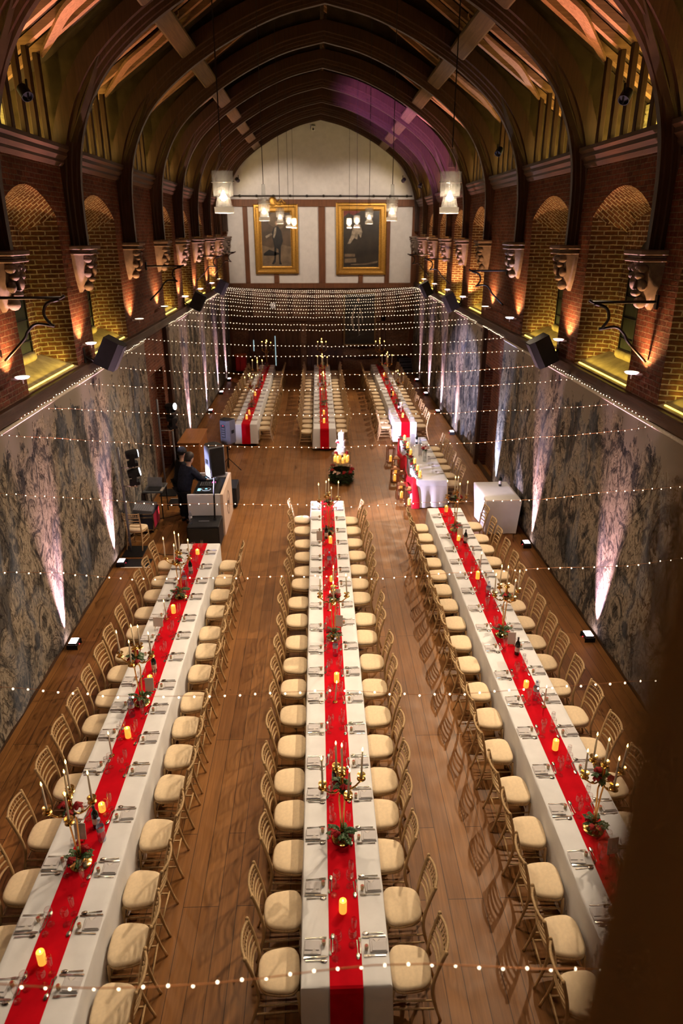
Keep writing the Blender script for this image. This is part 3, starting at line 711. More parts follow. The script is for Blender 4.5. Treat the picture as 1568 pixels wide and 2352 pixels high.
def iron_arm(t=None):
    t = thing('scroll_bracket', '', 'iron bracket')
    obj('bar', MB().tube([(0,0,0),(.95,0,.0),(1.0,0,.03)], .022, 6), IRON, t)
    obj('scroll', MB().tube(smooth_path([(.92,0,-.02),(.74,0,-.08),(.68,0,-.22),(.75,0,-.35),(.80,0,-.38)], 6), .022, 6), IRON, t, smooth=True)
    obj('scroll', MB().tube(smooth_path([(.80,0,-.38),(.56,0,-.35),(.42,0,-.45),(.34,0,-.57),(.03,0,-.86)], 6), .02, 6), IRON, t, smooth=True)
    obj('wall_plate', MB().box(-.01,.03,-.04,.04,-.10,.10), IRON, t)
    return t
ia = Proto(iron_arm())
for sg, L, side in ((-1, (10.0, 19.2, 26.9, 31.6), 'left'), (1, (10.1, 18.5, 26.4, 31.3), 'right')):
    for i, y in enumerate(L):
        ia((CX + sg*HW, y, 5.84 if sg < 0 else 5.75), 0 if sg < 0 else PI, 'black wrought iron scroll arm projecting from %s wall, %s from camera' % (side, ORD[i+1]), 'wrought iron arms')

# ---- floor uplighters
def uplighter():
    t = thing('floor_uplighter', '', 'uplighter')
    rot = Matrix.Rotation(math.radians(-22), 4, 'Y') 
    obj('housing', MB().bbox(-.08,.08,-.10,.10,.03,.11,.015), BLACK, t); obj('lens', MB().bbox(-.065,.065,-.085,.085,.108,.116,.003), UPL, t)
    obj('bracket', MB().box(-.09,.09,-.12,-.105,0,.09).box(-.09,.09,.105,.12,0,.09), BLACK, t)
    obj('indicator', MB().ball((.09,0,.05), .008, 6, 4), emit('red_indicator', (1,.02,.05), 4, False), t)
    return t
up = Proto(uplighter())
PINK = (1, .60, .72)
for sg, L, side in ((-1, (5.9, 10.27, 13.4, 23.0, 26.85, 30.2, 33.1), 'left'), (1, (6.4, 10.2, 14.05, 17.6, 23.4, 26.45, 29.65, 32.6), 'right')):
    for i, y in enumerate(L):
        x = CX + sg*(HW - .19)
        up((x, y, 0), 0 if sg < 0 else PI, 'glowing pink floor uplighter at foot of tapestry, %s wall, %s from camera' % (side, ORD[i+1]), 'floor uplighters')
        c = (.55, .62, 1) if (sg > 0 and i == 3) else PINK
        spot((x, y, .14), (x + sg*.20, y + .05, 3.0), c, 4400, 34, .85, .03)

# ================================================================== FURNITURE
def make_chair():
    t = thing('banquet_chair', '', 'chair')            # faces +Y, seat centre at the origin
    def outline(s=1.0):
        out = []
        for k in range(28):
            a = 2*PI*k/28; c, q = math.cos(a), math.sin(a); e = .62
            x = .205*abs(c)**e*(1 if c > 0 else -1); y = .190*abs(q)**e*(1 if q > 0 else -1)
            out.append((x*(1 + .10*y/.19)*s, y*s))
        return out
    o = lambda s, z: [(x, y, z) for x, y in outline(s)]
    obj('seat_pad', MB().loft([o(.93,.440), o(.985,.447), o(1.0,.462), o(.975,.478), o(.88,.488), o(.6,.494), o(.2,.496)]), CREAM, t, smooth=True)
    obj('seat_frame', MB().loft([o(.90,.405), o(.99,.41), o(1.0,.43), o(.93,.440)]), LIME, t, smooth=40)
    for s in (-1, 1):
        obj('leg', MB().tube([(s*.165,.165,.41),(s*.172,.178,.2),(s*.178,.19,0)], [.0165,.0155,.0125], 8), LIME, t, smooth=True)
        obj('leg', MB().tube(smooth_path([(s*.185,-.275,0),(s*.178,-.215,.22),(s*.172,-.185,.43),(s*.178,-.215,.66),(s*.188,-.275,.91)], 4), [.0135]*4+[.0165]*9+[.0165]*4, 8), LIME, t, smooth=True)
        obj('finial', MB().ball((s*.189,-.278,.915), .019, 8, 6), LIME, t, smooth=True)
    yb = lambda z: -.185 - .09*max(0, (z-.43)/.48)**1.4
    def bow(z, d=.035, r=.0105):
        w = .176 + .012*(z-.43)/.48
        return MB().tube(smooth_path([(-w,yb(z),z),(-w*.5,yb(z)-d*.8,z+.004),(0,yb(z)-d,z+.006),(w*.5,yb(z)-d*.8,z+.004),(w,yb(z),z)], 3), r, 6)
    obj('top_rail', bow(.905, .042, .0135), LIME, t, smooth=True); obj('rail', bow(.795, .038), LIME, t, smooth=True)
    sp = MB(); 
    for k in range(9):
        f = -1 + 2*(k+.5)/9; d = 1 - f*f
        sp.tube([(f*.185, yb(.80)-.038*d**.8, .80), (f*.188, yb(.90)-.041*d**.8, .90)], .0055, 5)
    sp.tube(smooth_path([(-.18,yb(.85),.85),(-.09,yb(.85)-.032,.853),(0,yb(.85)-.04,.855),(.09,yb(.85)-.032,.853),(.18,yb(.85),.85)], 3), .006, 5)
    obj('spindles', sp, LIME, t, smooth=True)
    for z in (.725,.650,.575): obj('slat', bow(z, .036, .0115), LIME, t, smooth=True)
    for s in (-1, 1):
        for z in (.16,.27): obj('stretcher', MB().tube([(s*.174,.18,z),(s*.178,-.21,z)], .009, 6), LIME, t, smooth=True)
    for z in (.20,.30): obj('stretcher', MB().tube([(-.172,.18,z),(.172,.18,z)], .009, 6), LIME, t, smooth=True)
    obj('stretcher', MB().tube([(-.178,-.21,.22),(.178,-.21,.22)], .009, 6), LIME, t, smooth=True)
    return t
chair = Proto(make_chair())

def tablecloth(w, l, ztop=.752, drop=.66, wave=.016, seed=0, label='', flare=.02):
    """draped rectangle; local origin at table centre on the floor"""
    rnd = random.Random(seed); ph = [rnd.uniform(0, 6) for _ in range(6)]
    def ring(off, z, amp):
        pts = []; rr = .035
        nx, ny = max(10, int(w/.05)), max(20, int(l/.06))
        per = []
        for i in range(nx): per.append((-w/2 + w*i/nx, -l/2, 0, -1))
        for i in range(ny): per.append((w/2, -l/2 + l*i/ny, 1, 0))
        for i in range(nx): per.append((w/2 - w*i/nx, l/2, 0, 1))
        for i in range(ny): per.append((-w/2, l/2 - l*i/ny, -1, 0))
        for x, y, a, b in per:
            s = x*9 + y*7
            d = off + amp*(math.sin(s*1.7+ph[0]) + .6*math.sin(s*3.1+ph[1]) + .5*math.sin(s*.6+ph[2]))
            ex = max(-1, min(1, x/(w/2)))**9; ey = max(-1, min(1, y/(l/2)))**41
            pts.append((x + (a if a else ex*abs(b))*d, y + (b if b else ey*abs(a))*d, z))
        return pts
    L = [ring(-.06, ztop, 0), ring(-.012, ztop, 0), ring(.0, ztop-.008, 0), ring(.006, ztop-.03, .0015)]
    for k in range(1, 7): L.append(ring(.006 + flare*k/6, ztop-.03-(drop-.03)*k/6, wave*k/6))
    m = MB().loft(L, cap=False)
    n = len(L[0]); nx, ny = max(10, int(w/.05)), max(20, int(l/.06))
    # top grid cap
    m.add([p for p in L[0]], [tuple(range(n))])
    return m
def trestle(w, l):
    t = thing('trestle_table', '', 'table')
    obj('tabletop', MB().bbox(-w/2+.01, w/2-.01, -l/2+.01, l/2-.01, .70, .745, .005), ORANGEW, t)
    for sy in (-1, 1):
        y = sy*(l/2-.35)
        for sx in (-1, 1): obj('leg', MB().tube([(sx*(w/2-.1),y,.70),(sx*(w/2-.14),y,0)], .016, 6), IRON, t)
        obj('crossbar', MB().tube([(-w/2+.12,y,.3),(w/2-.12,y,.3)], .012, 6), IRON, t)
    return t

# ---- small table things (each local frame: +X away from the diner, +Y to the diner's left)
def fork_mesh(L=.195):
    m = MB(); z = .004; Pn = [(-L/2,.0055),(-L/2+.05,.005),(-.01,.0028),(.03,.003),(.045,.009),(.06,.0115),(.068,.0115)]
    m.loft([[(x,-w,z-.0012+c),(x,w,z-.0012+c),(x,w,z+.0012+c),(x,-w,z+.0012+c)] for (x,w),c in zip(Pn,(0,0,.001,.003,.001,0,0))])
    for k in range(4):
        y = -.0088 + .0059*k; m.box(.066, L/2, y-.0016, y+.0016, z-.001, z+.0016)
    return m
def knife_mesh(L=.22):
    m = MB(); z = .005; Pn = [(-L/2,.004,.004),(-L/2+.004,.007,.005),(-.02,.0055,.004),(0,.004,.003),(.01,.009,.0012),(.07,.010,.001),(.10,.007,.0008),(L/2,.001,.0006)]
    return m.loft([[(x,-w,z-h),(x,w,z-h),(x,w,z+h),(x,-w,z+h)] for x,w,h in Pn])
def spoon_mesh(L=.19):
    m = MB(); z = .004; Pn = [(-L/2,.006),(-L/2+.05,.005),(.0,.003),(.035,.003)]
    m.loft([[(x,-w,z-.0012),(x,w,z-.0012),(x,w,z+.0014),(x,-w,z+.0014)] for x,w in Pn])
    m.ball((.066,0,z+.002), (.031,.019,.005), 12, 6); return m
def glass_mesh(prof, n=16): return MB().lathe(prof, n, cap=False)
fork = Proto(tag(obj('dinner_fork', fork_mesh(), STEEL, smooth=40), '', 'fork'))
dfork = Proto(tag(obj('dessert_fork', fork_mesh(.155), STEEL, smooth=40), '', 'fork'))
knife = Proto(tag(obj('dinner_knife', knife_mesh(), STEEL, smooth=40), '', 'knife'))
spoon = Proto(tag(obj('soup_spoon', spoon_mesh(), STEEL, smooth=40), '', 'spoon'))
dspoon = Proto(tag(obj('dessert_spoon', spoon_mesh(.165), STEEL, smooth=40), '', 'spoon'))
wineg = Proto(tag(obj('wine_glass', glass_mesh([(.0,.004),(.033,.003),(.034,.0),(.034,.002),(.006,.007),(.004,.02),(.004,.085),(.012,.093),(.032,.115),(.038,.145),(.034,.185),(.031,.20),(.0325,.20),(.0355,.185),(.039,.145)]), CLEAR, smooth=True), '', 'wine glass'))
flute = Proto(tag(obj('champagne_flute', glass_mesh([(.0,.004),(.030,.003),(.031,.0),(.031,.002),(.006,.007),(.004,.02),(.004,.075),(.014,.09),(.022,.13),(.024,.19),(.022,.225),(.0235,.225),(.0255,.19),(.0235,.13)]), CLEAR, smooth=True), '', 'champagne flute'))
def napkin_proto():
    t = thing('napkin', '', 'napkin')
    obj('folded_square', MB().bbox(-.078,.078,-.066,.066,0,.013,.004), NAPK, t)
    obj('top_fold', MB().bbox(-.070,.060,-.030,.058,.013,.021,.003), NAPK, t)
    obj('pocket_flap', MB().add([(-.02,-.060,.015),(.05,-.060,.015),(.015,-.015,.023),(-.02,-.060,.0135),(.05,-.060,.0135),(.015,-.015,.0135)], [(0,1,2),(0,2,5,3),(1,4,5,2),(0,3,4,1)]), plain('napkin_shade', (.60,.57,.57), .9), t)
    return t
napk = Proto(napkin_proto())
t = thing('favour_jar', '', 'favour jar'); obj('pot', MB().lathe([(.0,0),(.015,0),(.018,.02),(.0195,.048),(.017,.05),(.0,.05)], 14), FAV, t, smooth=40); obj('lid', MB().lathe([(.0,.048),(.0135,.05),(.0135,.053),(.0,.054)], 14), FAVL, t)
favr = Proto(t)
def pillar_proto(h, lit=True):
    t = thing('wax_candle', '', 'candle')
    obj('wax_body', MB().lathe([(.0,0),(.036,0),(.037,.01),(.037,h-.012),(.034,h),(.029,h-.002),(.024,h-.014),(.0,h-.016)], 20), WAX if lit else IVORY, t, smooth=40)
    obj('flame', MB().lathe([(.002,h-.014),(.006,h-.005),(.004,h+.008),(.0005,h+.02)], 8), FLAME, t, smooth=True)
    return t
pillar = Proto(pillar_proto(.145)); pillarw = Proto(pillar_proto(.10))
def taper_proto():
    t = thing('taper_candle', '', 'candle')
    obj('wax_stick', MB().lathe([(.0,0),(.011,0),(.0105,.15),(.008,.29),(.003,.298),(.0,.298)], 10), IVORY, t, smooth=40)
    obj('flame', MB().lathe([(.001,.298),(.0085,.312),(.007,.326),(.001,.35)], 8), FLAME, t, smooth=True)
    return t
taper = Proto(taper_proto())
ARMR = .205
def candelabra_proto():
    t = thing('candelabra', '', 'candelabra')
    obj('base', MB().lathe([(.0,0),(.105,0),(.108,.008),(.095,.018),(.06,.032),(.04,.04),(.03,.06),(.018,.08),(.0,.08)], 28), GOLD, t, smooth=40)
    st = MB()
    for s in (-1, 1): st.tube(smooth_path([(s*.010,0,.07),(s*.016,s*.012,.25),(s*.026,s*.016,.45),(s*.032,s*.012,.58),(s*.01,0,.64)], 5), [.009]*21, 8)
    obj('stem', st, GOLD, t, smooth=True)
    obj('hub', MB().lathe([(.0,.62),(.03,.63),(.042,.66),(.03,.69),(.018,.71),(.03,.73),(.02,.76),(.016,.85),(.0,.86)], 16), GOLD, t, smooth=40)
    cup = lambda x, y, z: MB().lathe([(.0,z-.01),(.03,z-.005),(.046,z+.012),(.036,z+.022),(.018,z+.026),(.016,z+.05),(.03,z+.058),(.045,z+.066),(.043,z+.07),(.013,z+.064),(.0,z+.064)], 18, (x, y, 0))
    for k in range(4):
        a = PI/2*k + .12; c, s = math.cos(a), math.sin(a); r = ARMR
        P = smooth_path([(.02*c,.02*s,.68),(.07*c,.07*s,.645),(.13*c,.13*s,.665),(.17*c,.17*s,.70),(r*c,r*s,.725)], 5)
        arm = obj('arm', MB().tube(P, .0085, 8).ball((.1*c,.1*s,.66),(.016,.016,.016),8,5), GOLD, t, smooth=True)
        obj('drip_cup', cup(r*c, r*s, .74), GOLD, arm, smooth=40)
    obj('drip_cup', cup(0, 0, .86), GOLD, t, smooth=40)
    return t
cand = Proto(candelabra_proto())
CUPS = [(ARMR*math.cos(PI/2*k+.12), ARMR*math.sin(PI/2*k+.12), .80) for k in range(4)] + [(0, 0, .92)]
def rose_mesh(s=1):
    m = MB()
    m.ball((0,0,0), (.020*s,.020*s,.020*s), 8, 5)
    for ring, (n, r, h) in enumerate(((4,.016,.012),(5,.026,.004),(6,.036,-.006))):
        for k in range(n):
            a = 2*PI*k/n + ring*.5; c, q = math.cos(a), math.sin(a)
            rot = Matrix.Translation((c*r*s, q*r*s, h*s)) @ Matrix.Rotation(a, 4, 'Z') @ Matrix.Rotation(-.5-.2*ring, 4, 'Y')
            m.ball((0,0,0), (.006*s,.019*s,.021*s), 8, 5, rot)
    return m
rose = Proto(tag(obj('rose', rose_mesh(), ROSE, smooth=True), '', 'flower'))
rosep = Proto(tag(obj('rose', rose_mesh(), ROSEP, smooth=True), '', 'flower'))
def leaf_add(m, base, d, L=.05, w=.016):
    d = Vector(d).normalized(); s = d.cross(Vector((U(-.3,.3),U(-.3,.3),1))).normalized(); n = s.cross(d)
    b = Vector(base); P = [b, b + d*L*.3 + s*w - n*.002, b + d*L*.65 + s*w*.8, b + d*L - n*.008, b + d*L*.65 - s*w*.8, b + d*L*.3 - s*w - n*.002, b + d*L*.5 + n*.006]
    m.add(P, [(0,1,6),(1,2,6),(2,3,6),(3,4,6),(4,5,6),(5,0,6)])
def sprig_proto(n, spread, hgt, name='foliage_sprig', L=.05):
    t = thing(name, '', 'foliage'); st = MB(); lf = MB()
    for k in range(n):
        a = 2*PI*k/n + U(-.4,.4); e = Vector((math.cos(a)*spread*U(.6,1), math.sin(a)*spread*U(.6,1), hgt*U(.1,1)))
        P = [Vector((e.x*.1, e.y*.1, .01)), e*.5 + Vector((0,0,hgt*.35)), e]; P = smooth_path(P, 3); st.tube(P, .002, 4)
        for i in range(1, len(P)):
            for s in (-1, 1):
                d = (P[i]-P[i-1]).normalized(); q = Vector((-d.y, d.x, .2))*s
                leaf_add(lf, P[i], d*.5 + q, L*U(.7,1.1), L*.3)
        leaf_add(lf, P[-1], P[-1]-P[-2], L)
    obj('stems', st, LEAF, t); obj('leaves', lf, LEAF, t); return t
sprig = Proto(sprig_proto(7, .15, .10)); sprigT = Proto(sprig_proto(5, .11, .13))
def wine_proto():
    t = thing('wine_bottle', '', 'wine bottle')
    obj('glass_body', MB().lathe([(.0,0),(.035,0),(.037,.01),(.037,.18),(.032,.205),(.016,.235),(.0135,.26),(.0135,.29),(.0,.29)], 18), BOTTLE, t, smooth=40)
    obj('label', MB().lathe([(.0376,.06),(.0376,.14)], 18, cap=False), PAPER, t, smooth=True)
    obj('foil_cap', MB().lathe([(.0145,.24),(.0145,.298),(.0,.30)], 14), plain('black_foil', (.02,.01,.012), .4), t, smooth=40); return t
wine = Proto(wine_proto())
def water_proto():
    t = thing('water_bottle', '', 'water bottle')
    obj('body', MB().lathe([(.0,0),(.038,0),(.041,.01),(.041,.10),(.037,.12),(.041,.14),(.041,.20),(.03,.245),(.014,.27),(.013,.285)], 16, cap=False), PET, t, smooth=True)
    obj('label', MB().lathe([(.0415,.145),(.0415,.195)], 16, cap=False), plain('bottle_label', (.55,.58,.66), .5), t, smooth=True)
    obj('cap', MB().lathe([(.0,.28),(.016,.28),(.016,.305),(.0,.307)], 12), plain('pale_blue_cap', (.35,.45,.70), .4), t, smooth=40); return t
water = Proto(water_proto())
def card_proto(w=.12, h=.20):
    t = thing('table_card', '', 'table card')
    obj('card', MB().bbox(-w/2,w/2,-.004,.004,.02,.02+h,.002, Matrix.Rotation(-.12,4,'X')), PAPER, t)
    m = MB()
    for s in (-1,1): m.tube([(s*w*.3,-.03,0),(s*w*.3,.0,.022),(s*w*.3,.03,.0)], .004, 5)
    obj('stand', m, GOLD, t)
    return t
card = Proto(card_proto()); bcard = Proto(card_proto(.16,.16))
def holder_proto():
    t = thing('candle_holder', '', 'candle holder'); obj('dish', MB().lathe([(.0,0),(.03,0),(.032,.006),(.014,.012),(.013,.03),(.0,.03)], 14), GOLD, t, smooth=40); return t
holder = Proto(holder_proto())

WORD = {'NL':'near left table','NC':'near centre table','NR':'near right table','FL':'far left table','FC':'far centre table','FR':'far right table'}
DXC = .2075
def dine_table(code, x0, x1, y0, y1, left, right, cands, pills, tapers, wines, waters, cards):
    nm = WORD[code]; cx = (x0+x1)/2; hw = (x1-x0)/2; l = y1-y0; cy = (y0+y1)/2; zt = .753; near = code[0] == 'N'
    tr = trestle(x1-x0, l); tr.location = (cx, cy, 0); tag(tr, 'long trestle table under white cloth, %s' % nm, 'table', 'long banquet tables')
    c = obj('tablecloth', tablecloth(x1-x0, l, seed=hash(code) % 99 if False else ord(code[0])*7+ord(code[1])), CLOTH, smooth=40); c.location = (cx, cy, 0)
    tag(c, 'white cloth draped over the %s' % nm, 'tablecloth', 'white tablecloths')
    rw = .143; m = MB(); z = zt + .003
    P = [(y0-.075,.09),(y0-.045,.40),(y0-.028,.70),(y0-.014,z-.012),(y0+.006,z)] + [(y0+.006+(l-.012)*k/60, z+.0008*math.sin(k*2.1)) for k in range(1,60)] + [(y1-.006,z),(y1+.014,z-.012),(y1+.028,.70),(y1+.045,.40)]
    vs = []; 
    for (yy, zz) in P: vs += [(cx-rw, yy, zz), (cx+rw, yy, zz), (cx+rw, yy, zz+.0025), (cx-rw, yy, zz+.0025)]
    n = len(P); m.loft([[vs[4*i+k] for k in range(4)] for i in range(n)])
    tag(obj('table_runner', m, RED), 'red satin runner down the middle of the %s' % nm, 'table runner', 'red table runners')
    occ = []          # circles already taken on the table
    def free(x, y, r): return all((x-a)**2 + (y-b)**2 > (r+q)**2 for a, b, q in occ)
    def where(y, L): return sum(1 for q in L if q < y) + 1
    for i, y in enumerate(sorted(cands)):
        rz = U(-.2, .2) + (.05 if i == 0 else 0); loc = (cx + U(-.02,.02), y, z+.003); occ.append((loc[0], y, .115))
        w = '%s candelabra on the %s' % (ORD[i+1], nm)
        cand(loc, rz, 'tall brass five-light candelabra, %s from camera on the %s' % (ORD[i+1], nm), 'brass candelabras')
        for k, (a, b, h) in enumerate(CUPS):
            X = loc[0] + a*math.cos(rz) - b*math.sin(rz); Y = y + a*math.sin(rz) + b*math.cos(rz)
            taper((X, Y, loc[2]+h+.003), 0, 'lit ivory taper in %s cup, %s' % (['right','rear','left','front','centre'][k], w), 'tapers in the candelabras', sc=(1,1,U(.86,1.05)), rot=(U(-.05,.05), U(-.05,.05), 0))
        sprig((loc[0], y-.02, loc[2]+.06), U(0,6), 'green foliage around the foot of the %s' % w, 'foliage on the candelabras', sc=U(.85,1.1))
        sprigT((loc[0], y, loc[2]+.66), U(0,6), 'green foliage among the arms of the %s' % w, 'foliage on the candelabras', sc=U(.85,1.1))
        for k in range(6):
            a = U(0, 6.28); top = k >= 3; r = .085 if not top else .075
            rose((loc[0]+r*math.cos(a), y + r*math.sin(a)*.9 - .02, loc[2] + (U(.10,.15) if not top else U(.72,.80))), 0,
                 'dark red rose at the %s, %s' % ('arms' if top else 'foot', w), 'red roses on the candelabras at this height', sc=U(.8,1.15), rot=(U(-.6,.6), U(-.6,.6), U(0,6)))
    for i, y in enumerate(sorted(pills)):
        x = cx + U(-.03,.03); occ.append((x, y, .04))
        (pillar if i % 2 == 0 or not near else pillarw)((x, y, z+.003), U(0,6), 'glowing yellow pillar candle, %s from camera on the %s' % (ORD[i+1], nm), 'glowing pillar candles')
    for i, (x, y) in enumerate(tapers):
        occ.append((x, y, .035)); holder((x, y, z+.003), 0, 'small brass candle holder, %s from camera on the %s' % (ORD[i+1], nm), 'single candle holders')
        taper((x, y, z+.033), 0, 'single lit ivory taper in low holder, %s from camera on the %s' % (ORD[i+1], nm), 'single tapers', rot=(U(-.08,.08), U(-.08,.08), 0))
    for i, (x, y) in enumerate(wines): occ.append((x, y, .042)); wine((x, y, z+.003), U(-.5,.5)-PI/2, 'dark wine bottle, %s from camera on the %s' % (ORD[i+1], nm), 'wine bottles')
    for i, (x, y) in enumerate(waters): occ.append((x, y, .045)); water((x, y, z+.003), 0, 'clear plastic water bottle, %s from camera on the %s' % (ORD[i+1], nm), 'water bottles')
    for i, (x, y, big) in enumerate(cards): occ.append((x, y, .06)); (bcard if big else card)((x, y, z+.003), U(-.25,.25), 'standing table card, %s from camera on the %s' % (ORD[i+1], nm), 'table cards')
    for sd, L, s in (('left', left, 1), ('right', right, -1)):
        edge = x0 if s > 0 else x1
        for i, it in enumerate(sorted(L, key=lambda q: q[0] if isinstance(q, tuple) else q)):
            y, off = it if isinstance(it, tuple) else (it, U(-.005,.03))
            pos = '%s from near end, %s side of %s' % (ORD[i+1], sd, nm)
            chair((edge - s*(DXC + off), y, 0), -s*PI/2 + U(-.05,.05), 'cream-padded banquet chair, ' + pos, 'banquet chairs')
            rz = 0 if s > 0 else PI; j = U(-.012,.012)
            P = lambda a, b: (edge + s*a, y + s*b + j, zt + .001)
            pl = lambda k: '%s place setting, %s' % (k, pos)
            setpos = '%s setting from near end, %s side of %s' % (ORD[i+1], sd, nm)
            napk(P(.092 + U(-.008,.008), 0), rz + U(-.06,.06), 'folded white napkin, ' + setpos, 'folded napkins')
            fork(P(.125, .092), rz + U(-.07,.07), 'dinner fork, ' + setpos, 'dinner forks')
            knife(P(.125, -.085), rz + U(-.05,.05), 'dinner knife, ' + setpos, 'dinner knives')
            spoon(P(.13, -.118), rz + U(-.07,.07), 'soup spoon, ' + setpos, 'soup spoons')
            favr(P(.197, .03), 0, 'small pot with red lid, ' + setpos, 'favour pots')
            a = P(.276, .03); dspoon((a[0], a[1], z+.004), rz + PI/2 + U(-.08,.08), 'dessert spoon on the runner, ' + setpos, 'dessert spoons')
            if near: a = P(.252, .0); dfork((a[0], a[1], z+.004), rz - PI/2 + U(-.05,.05), 'dessert fork on the runner, ' + setpos, 'dessert forks')
            for G, gn, cands_, r in ((wineg, 'clear wine glass, ', ((.325,.0),(.33,-.05),(.315,.07),(.32,-.12),(.30,.13)), .037), (flute, 'clear champagne flute, ', ((.30,-.10),(.30,-.15),(.30,.12),(.345,-.14),(.30,.17)), .028)):
                for a_, b_ in cands_:
                    q = P(a_ + U(-.006,.006), b_ + U(-.01,.01))
                    if free(q[0], q[1], r):
                        G((q[0], q[1], z+.003), 0, gn + setpos, 'wine glasses' if G is wineg else 'champagne flutes'); occ.append((q[0], q[1], r)); break

CLy = [4.18,4.78,5.41,5.98,6.50,7.11,7.73,8.34,8.91,9.54,10.23,10.84,11.56,12.07,12.73,13.35,14.07,14.70]
CLo = [.58,.57,.52,.54,.57,.56,.56,.58,.57,.56,.58,.57,.53,.50,.51,.53,.56,.58]
CRy = [4.17,4.79,5.39,5.96,6.48,7.08,7.68,8.31,8.96,9.67,10.23,10.98,11.52,12.10,12.75,13.37,14.02,14.60]
CRo = [.94,.94,.84,.85,.89,.90,.93,.94,.95,.90,.93,.89,.89,.92,.92,.89,.89,.86]
dine_table('NC', -.215, .56, 3.83, 15.14, [(y, o-.58+.005) for y, o in zip(CLy, CLo)], [(y, o-.95+.01) for y, o in zip(CRy, CRo)],
    [5.36, 9.19, 13.23], [4.52, 6.30, 8.07, 11.09, 12.75], [(.17,7.62),(.13,10.05)], [(.13,6.12),(.12,12.98)], [(.20,8.72),(.16,11.70)], [(.25,10.45,1),(-.02,12.84,0),(.28,9.50,0)])
dine_table('NL', -2.865, -2.07, 1.85, 12.83, [3.30,3.9,4.5,5.13,5.80,6.50,7.08,7.63,8.20,8.79,9.30,9.94,10.57,11.21,11.76,12.46], [3.30,3.91,4.48,5.07,5.75,6.44,6.98,7.54,8.08,8.76,9.35,9.87,10.58,11.18,11.76,12.39],
    [5.14, 7.69, 10.59], [4.12, 5.82, 7.01, 8.16, 10.06, 12.31], [(-2.585,6.68),(-2.56,9.86)], [(-2.45,5.60),(-2.44,8.40),(-2.44,11.5)], [(-2.34,5.42),(-2.52,7.42),(-2.46,11.0)], [(-2.64,9.60,1),(-2.40,7.92,0),(-2.56,5.42,0)])
dine_table('NR', 2.485, 3.26, 3.60, 14.6, [3.88,4.42,5.03,5.65,6.27,6.94,7.58,8.17,8.84,9.45,10.05,10.67,11.23,11.82,12.37,13.01,13.58,14.12], [5.05,5.68,6.31,6.94,7.59,8.24,8.87,9.44,10.03,10.61,11.24,11.79,12.38,12.97,13.51,14.19],
    [5.39, 9.19, 13.32], [6.61, 7.86, 11.10, 12.79, 14.35], [(2.98,7.42),(3.00,11.45)], [(2.95,8.66),(2.97,12.66)], [(2.91,7.59),(2.92,10.43)], [(2.93,8.90,0),(2.95,5.05,0),(2.90,12.86,0)])
FCy = [22.30+.65*k for k in range(17)]
dine_table('FC', -.19, .535, 21.56, 33.0, FCy, FCy, [24.8, 28.6, 32.75], [22.25, 23.4, 27.3, 30.2], [(.12,25.9)], [(.2,29.7)], [(.22,26.5)], [(.1,27.9,1)])
FLy = [22.75+.655*k for k in range(16)]
dine_table('FL', -2.80, -2.08, 22.18, 33.05, FLy, FLy, [24.6, 27.8, 32.75], [22.85, 23.5, 26.4, 29.4], [(-2.5,25.6)], [(-2.4,29.0)], [(-2.42,28.2)], [(-2.5,29.8,1)])
FRy = [22.85+.645*k for k in range(16)]
dine_table('FR', 2.525, 3.27, 22.26, 32.95, FRy, FRy, [25.0, 28.9, 32.7], [22.9, 26.3, 30.1], [(2.9,23.6)], [(2.86,24.0),(2.80,26.0)], [(2.9,27.3)], [(2.93,24.2,0),(2.85,28.2,1)])

# ---- head table
hx0, hx1, hy0, hy1 = 2.50, 3.30, 16.50, 20.45; hc = ((hx0+hx1)/2, (hy0+hy1)/2)
tr = trestle(hx1-hx0, hy1-hy0); tr.location = (hc[0], hc[1], 0); tag(tr, 'trestle table under white cloth, the short head table with lanterns', 'table')
sk = obj('table_skirt', tablecloth(.79, 3.94, .745, .72, .034, 5, flare=.05), SHEER, smooth=40); sk.location = (hc[0], hc[1], 0); tag(sk, 'gathered white skirt hanging round the short head table', 'table skirt')
cl = obj('tablecloth', tablecloth(.80, 3.96, .756, .16, .006, 6, flare=.01), CLOTH, smooth=40); cl.location = (hc[0], hc[1], 0); tag(cl, 'white cloth on the short head table', 'tablecloth')
m = MB(); loops = []            # red chiffon swag on the front (left) side
P = smooth_path([(hx0-.03,hy1+.02,.70),(hx0-.10,hy1-.7,.50),(hx0-.08,hy1-1.5,.60),(hx0-.06,hy1-1.95,.755),(hx0-.10,hy1-2.5,.56),(hx0-.10,hy1-3.1,.52),(hx0-.05,hy0+.45,.66),(hx0-.04,hy0+.10,.72)], 8)
for i, p in enumerate(P):
    f = i/(len(P)-1); d = .42*abs(math.sin(f*PI*2))**.6 + .06
    loops.append([(p.x - .02*math.sin(k*1.9+i*.4) - .012*k/7, p.y, p.z + .03 - d*k/7) for k in range(8)] + [(p.x + .012 - .02*math.sin(k*1.9+i*.4), p.y, p.z + .03 - d*k/7) for k in range(7,-1,-1)])
m.loft(loops)
T = smooth_path([(hx0-.03,hy0+.12,.74),(hx0-.06,hy0-.02,.60),(hx0-.02,hy0-.06,.30),(hx0-.02,hy0-.10,.012)], 6)
m.loft([[(p.x + (.05+.05*i/18)*math.cos(a)*(1+.25*math.sin(5*a)), p.y + .03*math.sin(a), p.z) for a in [2*PI*k/16 for k in range(16)]] for i, p in enumerate(T)])
tag(obj('chiffon_swag', m, REDS, smooth=50), 'red chiffon swag draped along the front of the head table', 'drape')
zt = .756
